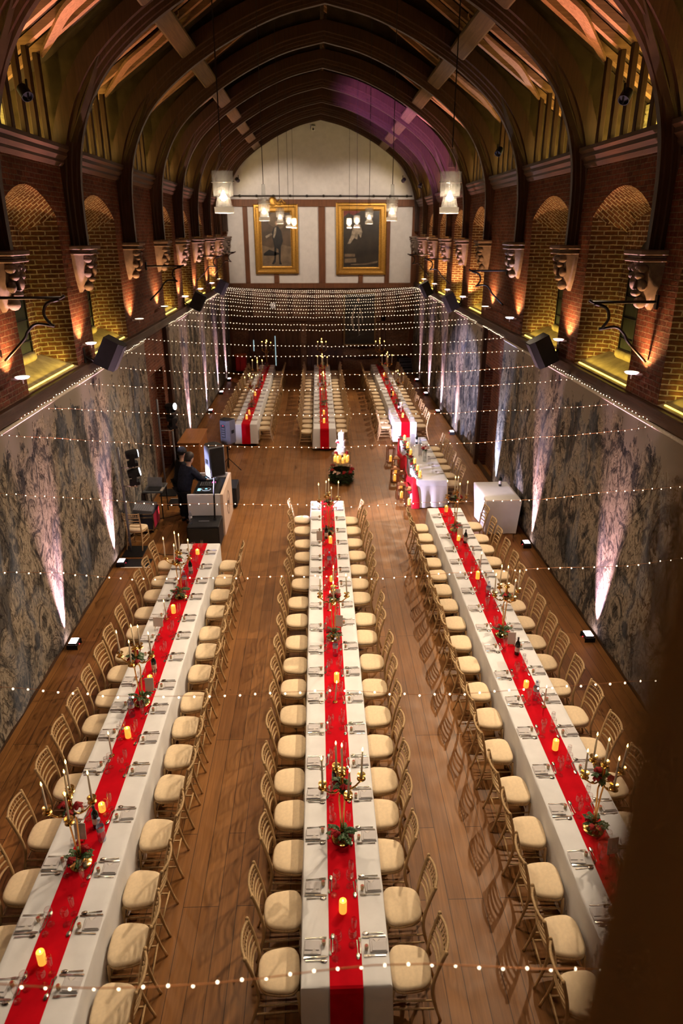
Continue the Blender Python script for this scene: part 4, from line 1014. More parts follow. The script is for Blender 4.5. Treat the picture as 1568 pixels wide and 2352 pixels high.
for i, y in enumerate((17.05,17.68,18.35,18.95,19.55,20.15)):
    chair((hx1 + DXC + .03, y, 0), PI/2 + U(-.05,.05), 'banquet chair behind the short head table, %s from near end' % ORD[i+1], 'head table chairs')
    P = lambda a, b: (hx1 - a, y - b, zt + .001); sx = '%s setting from near end, head table with lanterns' % ORD[i+1]
    napk(P(.092,0), PI, 'folded white napkin, ' + sx, 'head table napkins'); fork(P(.125,.092), PI, 'dinner fork, ' + sx, 'head table forks'); knife(P(.125,-.085), PI, 'dinner knife, ' + sx, 'head table knives'); spoon(P(.13,-.118), PI, 'soup spoon, ' + sx, 'head table spoons')
    wineg(P(.31,0), 0, 'clear wine glass, ' + sx, 'head table wine glasses'); flute(P(.30,-.1), 0, 'clear champagne flute, ' + sx, 'head table flutes')
for i, y in enumerate((16.72,17.18,17.75,18.6,19.3,20.05)):
    pillar((hx0+.10, y, zt+.002), 0, 'glowing pillar candle among garland, %s from near end of head table' % ORD[i+1], 'head table candles', sc=(1.1,1.1,1.2))
g = thing('garland', 'rose and ivy garland along the front edge of the head table', 'garland', (hx0+.03, 0, zt)); gl = MB(); gs = MB(); gs.tube([(.02*math.sin(y*5), y, .012) for y in np.arange(hy0+.05, hy1, .1)], .006, 5)
for k in range(240):
    y = U(hy0+.02, hy1); leaf_add(gl, (U(-.04,.09), y, U(.01,.05)), (U(-1,1), U(-1,1), U(-.1,.5)), U(.05,.085), .022)
obj('stem', gs, LEAF, g); obj('leaves', gl, LEAFP, g)
for k in range(14):
    y = hy0 + .15 + .28*k; rose((hx0 + U(-.02,.12), y + U(-.06,.06) if abs(y-16.72) > .1 else y+.12, zt+.05), 0, 'red rose in the head table garland, %s from near end' % ORD[k+1], 'roses in the garland', sc=1.25, rot=(U(-.4,.4), U(-.4,.4), 0))
wine((2.93, 19.75, zt+.001), 0, 'dark wine bottle at the far end of the head table', 'head table bottles'); water((2.95, 19.15, zt+.001), 0, 'clear water bottle in the middle of the head table', 'head table water')
card((2.76, 19.35, zt+.001), .3, 'tall menu card at the far end of the head table', 'head table cards', sc=(1.2,1,1.9)); card((2.86, 18.5, zt+.001), .2, 'tall menu card in the middle of the head table', 'head table cards', sc=(.9,1,1.6))
t = thing('vase', 'clear cylinder vase with rose posy on the head table', 'vase', (2.92, 18.05, zt+.001)); obj('glass_cylinder', MB().lathe([(.0,0),(.05,0),(.052,.005),(.052,.30),(.048,.30),(.048,.01),(.0,.01)], 18, cap=False), PGLASS, t, smooth=40)
obj('posy_leaves', (lambda q: ([leaf_add(q, (U(-.05,.05),U(-.05,.05),U(.30,.36)), (U(-1,1),U(-1,1),U(0,1)), .07, .02) for _ in range(40)], q)[1])(MB()), LEAFP, t)
for k in range(5): a = 1.25*k; (rose if k % 2 else rosep)((2.92+.07*math.cos(a), 18.05+.07*math.sin(a), zt+.40), 0, '%s rose in the vase posy on the head table' % ('red' if k % 2 else 'pale'), 'posy roses ' + ('red' if k % 2 else 'pale'), sc=1.2)
# lanterns on the floor in front of it
def lantern():
    t = thing('lantern', '', 'lantern'); w, h = .105, .46; f = MB()
    for sx in (-1,1):
        for sy in (-1,1): f.box(sx*w-.012, sx*w+.012, sy*w-.012, sy*w+.012, .02, h)
    for z in (.0, h-.015): f.box(-w-.012, w+.012, -w-.012, w+.012, z, z+.022) if z == 0 else [f.box(-w-.01, w+.01, s*w-.01, s*w+.01, z, z+.02) for s in (-1,1)] + [f.box(s*w-.01, s*w+.01, -w-.01, w+.01, z, z+.02) for s in (-1,1)]
    obj('frame', f, COPPER, t)
    g = MB()
    for s in (-1,1): g.quad((s*w,-w,.022),(s*w,w,.022),(s*w,w,h-.02),(s*w,-w,h-.02)); g.quad((-w,s*w,.022),(w,s*w,.022),(w,s*w,h-.02),(-w,s*w,h-.02))
    obj('glass_panes', g, ACRYL, t)
    obj('roof', MB().loft([[(a*q, b*q, z) for a, b in ((-1,-1),(1,-1),(1,1),(-1,1))] for q, z in ((w+.012,h),(w*.75,h+.03),(.05,h+.05),(.045,h+.055))]), COPPER, t)
    obj('handle', MB().tube([(.045*math.cos(a),0,h+.055+.06*math.sin(a)) for a in np.linspace(0,PI,9)], .005, 5), COPPER, t); return t
lant = Proto(lantern())
for i, (x, y) in enumerate(((2.34,16.66),(2.20,17.18),(2.28,17.95),(2.16,18.55),(2.26,19.20),(2.22,20.35))):
    lab = '%s from near end of the row before the head table' % ORD[i+1]
    lant((x, y, 0), U(-.2,.2), 'copper-framed glass lantern, ' + lab, 'floor lanterns', sc=(1, 1, (1.0,.9,1.0,.85,1.05,1.0)[i]))
    pillar((x, y, .023), 0, 'pillar candle inside the lantern, ' + lab, 'lantern candles', sc=(1.05,1.05,1.15))

# ---- cake on its drum
kx, ky = .62, 18.60
t = thing('cake_stand', 'clear acrylic drum stand holding the wedding cake', 'cake stand', (kx, ky, 0))
obj('drum', MB().lathe([(.262,.012),(.262,.84),(.257,.84),(.257,.012)], 40, cap=False), ACRYL, t, smooth=40)
obj('top_plate', MB().lathe([(.0,.84),(.272,.84),(.274,.852),(.0,.853)], 40), ACRYL, t, smooth=40); obj('base_plate', MB().lathe([(.0,0),(.28,0),(.28,.012),(.0,.012)], 40), ACRYL, t, smooth=40)
obj('shelf', MB().lathe([(.0,.60),(.25,.60),(.25,.61),(.0,.61)], 40), ACRYL, t, smooth=40)
t = thing('wedding_cake', 'three-tier white wedding cake dressed with roses on acrylic stand', 'cake', (kx, ky, .854))
for r, z0, z1 in ((.135,0,.19),(.112,.19,.37),(.085,.37,.60)):
    obj('tier', MB().lathe([(.0,z0),(r,z0),(r,z1-.012),(r-.012,z1),(.0,z1)], 32), CAKE, t, smooth=40)
obj('ribbon', MB().lathe([(.1145,.195),(.1145,.21)], 32, cap=False), plain('lilac_ribbon', (.55,.42,.52), .4), t, smooth=True)
obj('topper', MB().tube([(0,0,.60),(0,0,.68)], .008, 6), plain('topper', (.75,.5,.5), .5), t)
for k in range(10):
    a = 2*PI*k/10; low = k < 6; r = .17 if low else .125; z = .854 + (.035 if low else .34)
    (rose if k % 2 else rosep)((kx+r*math.cos(a*1.7+.5), ky+r*math.sin(a*1.7+.5), z), 0, '%s rose on the %s of the wedding cake' % ('red' if k % 2 else 'blush', 'foot' if low else 'upper tiers'), 'cake roses %s %s' % ('red' if k % 2 else 'blush', 'foot' if low else 'upper'), sc=1.2, rot=(U(-.5,.5), U(-.5,.5), 0))
for k in range(8):
    a = 2*PI*k/8+.2; pillar((kx+.19*math.cos(a), ky+.19*math.sin(a), .612), 0, 'glowing candle in the ring inside the cake stand drum', 'candles inside the cake stand', sc=(1.05,1.05,1.25 if k % 2 else 1.0))
t = thing('flower_wreath', 'wide ivy and rose arrangement round the base of the cake stand', 'flower arrangement', (kx, ky, 0)); q = MB(); b = MB()
for k in range(620):
    a = U(0, 2*PI); r = U(.265,.34); z = U(.02,.40); leaf_add(q, (r*math.cos(a), r*math.sin(a), z), (math.cos(a)+U(-.8,.8), math.sin(a)+U(-.8,.8), U(-.8,.8)), U(.05,.08), .022)
b.lathe([(.27,.02),(.31,.02),(.32,.2),(.30,.36),(.27,.37)], 24, cap=False); obj('moss_body', b, plain('dark_moss', (.012,.025,.010), .9, 0, .5, 20), t); obj('leaves', q, LEAF, t)
for k, (a, z, c) in enumerate(((3.7,.40,1),(4.05,.36,0),(4.4,.35,0),(3.4,.33,0),(4.9,.37,1),(5.5,.36,1),(5.9,.42,1),(.6,.42,0),(2.4,.42,1))):
    (rose if c else rosep)((kx+.32*math.cos(a), ky+.32*math.sin(a), z), 0, '%s rose in the arrangement round the cake stand' % ('red' if c else 'blush'), 'wreath roses ' + ('red' if c else 'blush'), sc=1.5, rot=(.5,0,a))

# ---- cloth-covered side table with a bottle, by the right wall
tw, tl = .82, 1.28; tc = (4.27, 15.30)
tt = trestle(tw, tl); tt.location = (tc[0], tc[1], 0); tt.scale = (.93, .96, 1.19); tag(tt, 'small table hidden under white cloth by the right wall', 'table')
o = obj('tablecloth', tablecloth(tw, tl, .897, .875, .012, 9, flare=-.06), SHEER, smooth=40); o.location = (tc[0], tc[1], 0); o.rotation_euler = (0,0,.02); tag(o, 'creased white cloth over the small side table by the right wall', 'tablecloth')
wine((4.42, 15.62, .899), 0, 'wine bottle standing alone on the small white side table', 'side table bottle')

# ================================================================== DJ CORNER
t = thing('dj_booth', 'white DJ booth with black decks, oval monogram on its front', 'DJ booth', (0,0,0))
obj('front_panel', MB().bbox(-2.32,-2.25,14.87,16.45,0,1.05,.006), plain('booth_front', (.72,.56,.46), .5, 0, .04, 5), t)
obj('side_panel', MB().bbox(-3.08,-2.32,14.87,14.92,0,1.05,.006), WHITEG, t); obj('side_panel', MB().bbox(-3.08,-2.32,16.40,16.45,0,1.05,.006), WHITEG, t)
obj('worktop', MB().bbox(-3.02,-2.325,14.93,16.39,.90,.94,.006), BLACK, t)
mg = MB(); ov = lambda a, b: [(-2.247, 15.66+a*math.cos(k*2*PI/32), .55+b*math.sin(k*2*PI/32)) for k in range(33)]
mg.tube(ov(.20,.30), .004, 4); mg.tube(ov(.185,.28), .003, 4)
mg.tube(smooth_path([(-2.247,15.56,.45),(-2.247,15.58,.63),(-2.247,15.64,.50),(-2.247,15.70,.65),(-2.247,15.72,.45)], 5), .004, 4); mg.tube(smooth_path([(-2.247,15.60,.57),(-2.247,15.68,.60),(-2.247,15.76,.55),(-2.247,15.74,.47)], 5), .003, 4)
obj('monogram', mg, plain('monogram_ink', (.16,.10,.08), .6), t)
def deck(loc, label, kind):
    t = thing(kind, label, 'DJ player' if kind == 'media_player' else 'mixer', loc, PI/2)
    obj('chassis', MB().bbox(-.17,.17,-.20,.20,0,.09,.008), BLACK, t)
    if kind == 'media_player':
        obj('jog_wheel', MB().lathe([(.0,.095),(.095,.095),(.10,.108),(.085,.112),(.0,.112)], 24, (0,-.03,0)), BLACK, t, smooth=40); obj('jog_ring', MB().lathe([(.098,.100),(.106,.100),(.106,.106),(.098,.106)], 28, (0,-.03,0), cap=False), emit('jog_glow', (.75,.85,1), 1.2, False), t)
        obj('display', MB().bbox(-.07,.07,.10,.17,.09,.097,.002), SCR, t); obj('centre_display', MB().lathe([(.0,.113),(.03,.113),(.0,.115)], 14, (0,-.03,0)), SCR, t)
    else:
        k = MB()
        for a in range(4):
            for b in range(5): k.lathe([(.0,.09),(.012,.09),(.010,.11),(.0,.11)], 8, (-.11+.07*a, -.05+.05*b, 0))
        obj('knobs', k, GREYP, t); obj('pads', MB().box(.05,.15,-.18,-.10,.09,.094), PINKL, t)
    return t
deck((-2.72,15.25,.94), 'black media player on the DJ worktop, nearest camera', 'media_player'); deck((-2.72,15.66,.94), 'black mixer in the middle of the DJ worktop', 'dj_mixer'); deck((-2.72,16.07,.94), 'black media player at far end of the DJ worktop', 'media_player')
tag(obj('indicator_lamp', MB().ball((-2.98,15.05,.955), .018, 8, 6), BLUEL, smooth=True), 'small glowing blue lamp on near corner of DJ worktop', 'lamp')
# subwoofers
def sub(loc, label, s=(1,1,1)):
    t = thing('subwoofer', label, 'subwoofer', loc, 0, 'black subwoofers'); obj('cabinet', MB().bbox(-.36,.36,-.34,.34,.02,.56,.015), BLACK, t); obj('grille', MB().bbox(-.33,.33,-.352,-.338,.06,.52,.005), plain('sub_grille', (.018,.018,.018), .8), t)
    obj('handle', MB().bbox(-.14,.10,-.03,.01,.558,.566,.003), GREYP, t)
    for a in (-.3,.3): obj('foot', MB().lathe([(.0,0),(.025,0),(.025,.022),(.0,.022)], 10, (a,-.28,0)), BLACK, t)
    t.scale = s
sub((-2.64,14.46,0), 'black subwoofer on the floor in front of the DJ booth'); sub((-2.52,16.95,0), 'black subwoofer on the floor behind the far end of booth')
def pa_speaker(loc, rz, label):
    t = thing('loudspeaker', label, 'loudspeaker', loc, rz, 'stand-mounted loudspeakers')   # front faces +Y
    P = [(-.17,-.10),(-.10,-.19),(.10,-.19),(.17,-.10),(.185,.17),(-.185,.17)]
    obj('cabinet', MB().loft([[(a*f, b*f, z) for a, b in P] for z, f in ((0,.96),(.03,1),(.66,1),(.70,.95))]), GREYP, t, smooth=25)
    obj('grille', MB().bbox(-.165,.165,.168,.185,.03,.67,.006), BLACK, t); obj('top_cap', MB().loft([[(a*f, b*f, z) for a, b in P] for z, f in ((.70,.955),(.715,.93))]), BLACK, t)
    obj('control_panel', MB().bbox(-.07,.07,-.197,-.188,.20,.58,.003), plain('io_panel', (.06,.06,.065), .4), t); obj('indicator', MB().box(-.02,.02,-.20,-.196,.55,.565), emit('clip_red', (1,.03,.1), 1.5, False), t)
    q = MB()
    for k in range(4): q.box(-.05,.05,-.2,-.196,.24+.07*k,.28+.07*k)
    obj('sockets', q, plain('socket_steel', (.4,.4,.45), .35, .6), t)
    for s in (-1,1): obj('side_handle', MB().bbox(-.012,.012,-.06,.06,.30,.40,.004, Matrix.Translation((s*.176,.03,0))), BLACK, t)
pa_speaker((-2.36,14.62,1.62), -2.55, 'grey loudspeaker on pole above the front subwoofer, turned sideways'); pa_speaker((-2.70,19.5,.92), -.45, 'grey loudspeaker on stand seen from behind, by far left table')
t = thing('speaker_pole', 'black pole rising from the front subwoofer to its loudspeaker', 'pole', (-2.42,14.52,.56)); obj('tube', MB().tube([(0,0,0),(.02,.04,.7),(.05,.08,1.06)], .019, 10), BLACK, t, smooth=True); obj('collar', MB().tube([(0,0,.0),(0,0,.05)], .035, 10), BLACK, t)
t = thing('speaker_stand', 'black tripod stand under the loudspeaker seen from behind', 'speaker stand', (-2.72,19.5,0)); obj('pole', MB().tube([(0,0,.12),(0,0,.98)], .018, 10), BLACK, t, smooth=True); obj('knob', MB().ball((.05,0,.72), .025), BLACK, t, smooth=True)
for k in range(3): a = 2.1*k+.4; obj('leg', MB().tube([(0,0,.45),(.38*math.cos(a),.38*math.sin(a),.012)], .012, 6), BLACK, t)
# lighting stands with moving heads
def moving_head(loc, rz, tilt, label, lit):
    t = thing('moving_head_light', label, 'stage light', loc, rz, 'moving head stage lights')
    obj('base_box', MB().bbox(-.11,.11,-.11,.11,-.08,.0,.01), BLACK, t)
    obj('yoke', MB().bbox(-.14,-.115,-.05,.05,-.01,.22,.008).bbox(.115,.14,-.05,.05,-.01,.22,.008).bbox(-.14,.14,-.06,.06,-.015,.01,.005), BLACK, t)
    rot = Matrix.Translation((0,0,.17)) @ Matrix.Rotation(tilt, 4, 'X'); h = MB(); h.loft([[rot @ Vector((r*math.cos(a), r*math.sin(a), z)) for a in [2*PI*k/16 for k in range(16)]] for r, z in ((.05,-.13),(.085,-.12),(.10,-.04),(.105,.10),(.09,.13))])
    obj('head', h, BLACK, t, smooth=40); e = MB(); e.loft([[rot @ Vector((r*math.cos(a), r*math.sin(a), z)) for a in [2*PI*k/16 for k in range(16)]] for r, z in ((.088,.128),(.075,.136),(.02,.142))]); obj('lens', e, DJL if lit else plain('dead_lens', (.05,.05,.08), .1), t, smooth=True)
    obj('clamp', MB().tube([(0,0,-.08),(0,0,-.13)], .02, 8), STEEL, t)
def light_stand(loc, h, label, bars):
    t = thing('lighting_stand', label, 'lighting stand', loc, 0, 'upright lighting stands')
    obj('upright', MB().tube([(0,0,.02),(0,0,h)], .026, 10), GREYP, t, smooth=True); obj('base_plate', MB().bbox(-.14,.32,-.28,.28,0,.02,.005), BLACK, t)
    for z in bars: obj('cross_arm', MB().tube([(0,0,z),(.32,0,z)], .02, 8), STEEL, t, smooth=True)
light_stand((-4.27,14.05,0), 2.45, 'lighting stand near single chair, two heads facing away on it', (2.00,1.58)); moving_head((-4.0,14.05,2.13), 1.9, 1.5, 'moving head light facing away, upper one on the near stand', True); moving_head((-4.0,14.05,1.71), 1.8, 1.4, 'moving head light facing away, lower one on the near stand', True)
light_stand((-4.24,17.8,0), 2.62, 'black lighting stand by the brick pier, lit head on it', (2.12,1.78)); moving_head((-3.90,17.8,2.25), 1.25, 1.45, 'lit bluish-white moving head light on the stand by brick pier', True); moving_head((-3.90,17.8,1.91), 2.1, 2.0, 'unlit moving head light under the lit one', False)
COOL = (.60,.62,1); HA = (-3.82,14.12,2.32); HB = (-3.82,14.12,1.90)
spot((-3.80,14.12,1.80), (3.35,16.4,.42), (.80,.70,1), 5600, 25, .15, .05)
spot(HA, (2.85,22.5,.8), (.92,.76,1), 13000, 14, .5, .06)
spot(HA, (4.75,22.4,1.9), COOL, 11000, 21, .5, .06)
spot(HB, (.65,18.6,1.1), (.95,.9,1), 2600, 9, .5, .06)
spot(HB, (-2.45,14.75,1.85), COOL, 420, 40, .5, .06)
spot(HA, (-2.7,19.5,1.45), COOL, 900, 15, .6, .06)
spot((-3.70,17.74,2.46), (-2.0,16.9,.6), COOL, 120, 60, .6, .08)
light_stand((-4.15,18.9,0), 1.45, 'short dark stand behind the DJs beside wooden cabinet', ())
# plywood cabinet
t = thing('wooden_cabinet', 'varnished wooden cabinet with flat top by the left wall', 'cabinet', (-3.84,20.2,0)); obj('carcass', MB().bbox(-.30,.30,-.76,.76,0,.92,.01), ORANGEW, t); obj('top_board', MB().bbox(-.33,.33,-.80,.80,.92,.95,.006), ORANGEW, t)
for s in (-1,1): obj('door', MB().bbox(-.27 if s < 0 else .01, -.01 if s < 0 else .27, -.772,-.758,.06,.88,.004), ORANGEW, t)
# flight case with mixer, table with laptop, chair
t = thing('flight_case', 'open flight case with red side panel below the mixing desk', 'flight case', (-4.18,15.40,0)); obj('case_body', MB().bbox(-.26,.22,-.36,.30,.08,.52,.01), plain('case_navy', (.02,.025,.05), .6), t); obj('red_panel', MB().bbox(.221,.228,-.33,.27,.12,.48,.003), plain('case_crimson', (.42,.015,.06), .5), t)
e = MB(); [e.bbox(-.265,.23,-.366,-.35,z,z+.03,.004) for z in (.08,.40,.49)]; e.bbox(.20,.232,-.366,-.345,.08,.52,.004); obj('metal_edging', e, STEEL, t)
for a in (-.2,.17):
    for b in (-.28,.22): obj('castor', MB().tube([(a-.015,b,.04),(a+.015,b,.04)], .04, 10), BLACK, t)
t = thing('mixing_desk', 'small mixing desk lying on the red-sided flight case', 'mixing desk', (-4.2,15.38,.52)); obj('desk_body', MB().loft([[(-.24,y,0),(.22,y,0),(.22,y,.05),(-.24,y,.10)] for y in (-.32,.28)]), GREYP, t)
q = MB(); [q.box(-.18+.05*a,-.165+.05*a,-.28+.07*b,-.25+.07*b,.075-.005*a,.095-.005*a) for a in range(7) for b in range(8)]; obj('faders', q, STEEL, t)
t = thing('side_table', 'small dark folding table against the left wall under a laptop', 'table', (-4.14,16.25,0)); obj('tabletop', MB().bbox(-.24,.24,-.34,.34,.70,.74,.006), plain('grey_top', (.10,.11,.13), .5), t)
for a in (-.2,.2):
    for b in (-.3,.3): obj('leg', MB().tube([(a,b,.70),(a,b,0)], .014, 6), BLACK, t)
t = thing('laptop', 'open grey laptop on the small table by the left wall', 'laptop', (-4.14,16.22,.741)); obj('keyboard_base', MB().bbox(-.18,.18,-.22,.02,0,.016,.003), plain('laptop_dark', (.03,.03,.035), .4), t); obj('screen_lid', MB().bbox(-.18,.18,0,.012,0,.24,.003, Matrix.Translation((0,.03,.012)) @ Matrix.Rotation(-.25,4,'X')), plain('laptop_grey', (.22,.22,.26), .4), t)
tag(obj('paper_sheet', MB().box(-3.98,-3.90,15.98,16.24,.7415,.743), PAPER), 'white paper sheet beside the laptop', 'paper')
chair((-4.16,14.36,0), -.15, 'single banquet chair standing alone by the lighting stand', 'lone chair')
t = thing('floor_mat', 'black mat with white tape edge on floor by the near lighting stand', 'mat', (-4.0,13.55,0)); obj('mat', MB().bbox(-.30,.30,-.26,.12,.0,.012,.004), BLACK, t); obj('white_tape', MB().box(-.30,.35,-.30,-.262,.001,.006), PAPER, t)
t = thing('floor_mat', 'black mat with white tape edges behind the DJs', 'mat', (-3.75,17.1,0)); obj('mat', MB().bbox(-.28,.28,-.26,.22,.0,.012,.004), BLACK, t); obj('white_tape', MB().box(-.28,.33,.225,.26,.001,.006).box(.29,.33,-.26,.225,.001,.006), PAPER, t)
water((-2.93,14.30,.566), 0, 'clear drinks bottle on the corner of the front subwoofer', 'bottle on the subwoofer')
tag(obj('cable', MB().tube(smooth_path([(-3.9,14.2,.012),(-3.6,13.9,.012),(-3.2,13.85,.012),(-2.9,13.95,.012),(-2.7,14.05,.012)], 6), .008, 6), BLACK), 'black cable lying on the floor before the front subwoofer', 'cable')
tag(obj('cable', MB().tube(smooth_path([(-4.1,15.9,.012),(-3.7,16.1,.012),(-3.4,16.4,.012),(-3.15,16.6,.012)], 6), .008, 6), BLACK), 'black cable lying on the floor around the DJs', 'cable')

# ================================================================== PEOPLE
def skin_obj(name, pts, edges, rad, mat, parent, root=0, sub=2):
    me = bpy.data.meshes.new(name); me.from_pydata(pts, edges, []); o = bpy.data.objects.new(name, me); COL.objects.link(o); o.parent = parent
    md = o.modifiers.new('skin', 'SKIN'); md.use_smooth_shade = True; md.branch_smoothing = .4
    for i, v in enumerate(me.skin_vertices[0].data):
        r = rad[i]; v.radius = r if isinstance(r, tuple) else (r, r); v.use_root = (i == root)
    s = o.modifiers.new('smooth', 'SUBSURF'); s.levels = sub; s.render_levels = sub
    me.materials.append(mat); return o
def person(label, loc, rz, lean, head_fwd, armL, armR, top, hat, hair):
    """local: faces +Y.  Feet on z=0.  arm = (elbow, wrist) offsets in metres"""
    t = thing('person', label, 'person', loc, rz)
    pel = Vector((0,0,.92)); ch = Vector((0, lean*.6, 1.22)); nk = Vector((0, lean, 1.46)); hd = nk + Vector((0, head_fwd*.5, .12)); tp = nk + Vector((0, head_fwd, .27))
    V = [pel, Vector((0,lean*.3,1.06)), ch, nk - Vector((0,0,.05)), nk + Vector((0,.01,.03)), hd, tp]; Ed = [(0,1),(1,2),(2,3),(3,4),(4,5),(5,6)]; Rr = [(.13,.095),(.11,.085),(.125,.09),(.07,.06),.055,(.075,.092),(.062,.075)]
    def add(p, r, q): V.append(Vector(p)); Rr.append(r); Ed.append((q, len(V)-1)); return len(V)-1
    # face: nose, chin, ears
    add(hd + Vector((0,.108,.02)), .014, 5); add(hd + Vector((0,.075,-.07)), .030, 5)
    for s in (-1,1): add(hd + Vector((s*.088,.0,.02)), (.010,.020), 5)
    W = {}
    for s, (el, wr) in ((-1, armL), (1, armR)):
        sh = ch + Vector((s*.185, .01 + lean*.25, .17)); a = add(sh, .048, 2); e = add(sh + Vector(el), .040, a); w = add(sh + Vector(wr), .029, e)
        d = (Vector(wr) - Vector(el)).normalized(); pm = add(V[w] + d*.07, (.040,.022), w); side = d.cross(Vector((0,0,1))).normalized()
        for k in range(4):
            b = add(V[pm] + d*.03 + side*(.027-.018*k), .009, pm); L = (.034,.042,.040,.030)[k]; f1 = add(V[b] + d*L + Vector((0,0,-.012)), .0085, b); add(V[f1] + d*.018 + Vector((0,0,-.022)), .007, f1)
        th = add(V[w] + d*.035 + side*.035*s*-1, .011, w); add(V[th] + d*.035 + side*.015*s*-1, .009, th); W[s] = (sh, V[e].copy(), V[w].copy())
    for s in (-1,1):
        h = add(pel + Vector((s*.095,0,-.06)), .07, 0); k = add((s*.105,.03,.50), .055, h); an = add((s*.11,-.01,.09), .042, k); add((s*.12,.13,.035), (.042,.03), an)
    skin_obj('body', [tuple(v) for v in V], Ed, Rr, SKIN, t)
    # clothes
    jv = [(0,0,.74),(0,lean*.3,1.06),tuple(ch),tuple(nk - Vector((0,0,.05)))]; je = [(0,1),(1,2),(2,3)]; jr = [(.235,.19),(.22,.18),(.245,.185),(.15,.125)]
    for s in (-1,1):
        sh, e, w = W[s]; i = len(jv); jv += [tuple(sh), tuple(e), tuple(e + (w-e)*.92)]; je += [(2,i),(i,i+1),(i+1,i+2)]; jr += [.115,.085,.062]
    skin_obj('jacket', jv, je, jr, top, t)
    tv = [(0,0,1.0)]; te = []; trr = [(.19,.15)]
    for s in (-1,1):
        i = len(tv); tv += [(s*.098,0,.80),(s*.107,.03,.50),(s*.112,-.005,.11)]; te += [(0,i),(i,i+1),(i+1,i+2)]; trr += [.135,.10,.08]
    skin_obj('trousers', tv, te, trr, DARKCL, t)
    for s in (-1,1): skin_obj('shoe', [(s*.112,-.06,.045),(s*.116,.06,.045),(s*.122,.17,.038)], [(0,1),(1,2)], [(.05,.045),(.052,.042),(.045,.034)], BLACK, t)
    c = hd + Vector((0,head_fwd*.18 - .012,.065)); m = MB()
    rot = Matrix.Translation(c) @ Matrix.Rotation(-head_fwd*1.2, 4, 'X')
    if hat:
        m.loft([[rot @ Vector((.098*f*math.cos(a), .118*f*math.sin(a), z)) for a in [2*PI*k/20 for k in range(20)]] for z, f in ((-.01,1.0),(-.012,1.06),(.03,1.08),(.035,1.0),(.09,.88),(.13,.55),(.145,.15))]); obj('beanie', m, hat, t, smooth=True)
        m2 = MB(); m2.loft([[rot @ Vector((.092*math.cos(a), .105*math.sin(a)-.02, z)) for a in [2*PI*k/16 for k in range(16)]] for z in (-.06, .01)]); obj('hair', m2, hair, t, smooth=True)
    else:
        m.loft([[rot @ Vector((.098*f*math.cos(a), .118*f*math.sin(a) - (.03 if z < 0 else .008), z)) for a in [2*PI*k/20 for k in range(20)]] for z, f in ((-.10,.72),(-.03,.96),(.03,1.02),(.08,.9),(.12,.58),(.135,.15))]); obj('hair', m, hair, t, smooth=True)
    return t
person('person in patterned beanie and black jacket behind the DJ booth, looking down', (-3.50,16.25,0), -1.1, .08, .06, ((-.10,.06,-.27),(-.02,.24,-.42)), ((.10,.05,-.27),(.02,.24,-.42)), DARKCL, BEANIE, HAIR)
person('person in dark check shirt leaning over the DJ booth, back to camera', (-3.33,15.72,0), -.85, .20, .09, ((-.09,.14,-.24),(-.02,.36,-.34)), ((.09,.14,-.24),(.02,.36,-.34)), NAVY, None, HAIR)

# ================================================================== FAIRY LIGHTS
ICO = MB().ball((0,0,0), 1, 8, 5)
BM = obj('bulb', ICO, BULB, smooth=True); bulb_me = BM.data; bpy.data.objects.remove(BM)
def light_string(label, P, n, r, wire_r=.0022):
    t = thing('fairy_light_string', label, 'string lights', (0,0,0), 0, 'fairy light strings')
    obj('wire', MB().tube(P, wire_r, 5), WIRE, t, smooth=True)
    seg = [0]
    for a, b in zip(P, P[1:]): seg.append(seg[-1] + (Vector(b)-Vector(a)).length)
    for k in range(n):
        d = seg[-1]*(k+.5)/n; i = max(j for j in range(len(P)-1) if seg[j] <= d); f = (d-seg[i])/(seg[i+1]-seg[i]); p = Vector(P[i]).lerp(Vector(P[i+1]), f)
        o = bpy.data.objects.new('bulb', bulb_me); COL.objects.link(o); o.parent = t; o.location = p + Vector((0,0,U(-.012,.004))); o.scale = (r,r,r*1.15)
STR = [(1.92,3.80),(3.78,3.82),(5.42,3.84),(7.15,3.84),(9.30,3.87)] + [(10.72,3.97),(12.61,3.97),(14.21,3.94),(15.99,4.02),(18.1,3.92),(21.11,3.93),(22.3,3.94),(24.41,3.93),(26.14,3.89),(27.78,3.84),(29.24,3.83),(30.33,3.85),(31.74,3.83),(32.91,3.88),(34.0,3.85),(34.8,3.93),(35.3,3.97)]
for i, (y, zm) in enumerate(STR):
    e = 4.12; P = []
    for k in range(41):
        f = -1 + k/20; P.append((CX + f*(HW-.09), y + .03*math.sin(k*.7+i) - f*.04*(1 if i % 2 else -1), zm + (e-zm)*abs(f)**2.2 + .006*math.sin(k*1.3+i)))
    light_string('fairy light string across the hall, %s from the camera' % ORD[i+1], P, 92, .0048 + .00013*y, .0028 if i == 0 else .0018)
for lab, sg, a, b, n in (('left wall, nearer the camera', -1, 9.9, 17.9, 60), ('left wall, beyond the brick pier', -1, 20.8, 34.5, 80), ('right wall, nearer the camera', 1, 9.5, 14.5, 40), ('right wall over the brick pier', 1, 17.8, 20.2, 26), ('right wall, beyond the brick pier', 1, 21, 34.5, 80)):
    light_string('fairy light string along the tapestry top, ' + lab, [(CX + sg*(HW-.125), a + (b-a)*k/30, 4.16 + .012*math.sin(k*2.3)) for k in range(31)], n, .007)

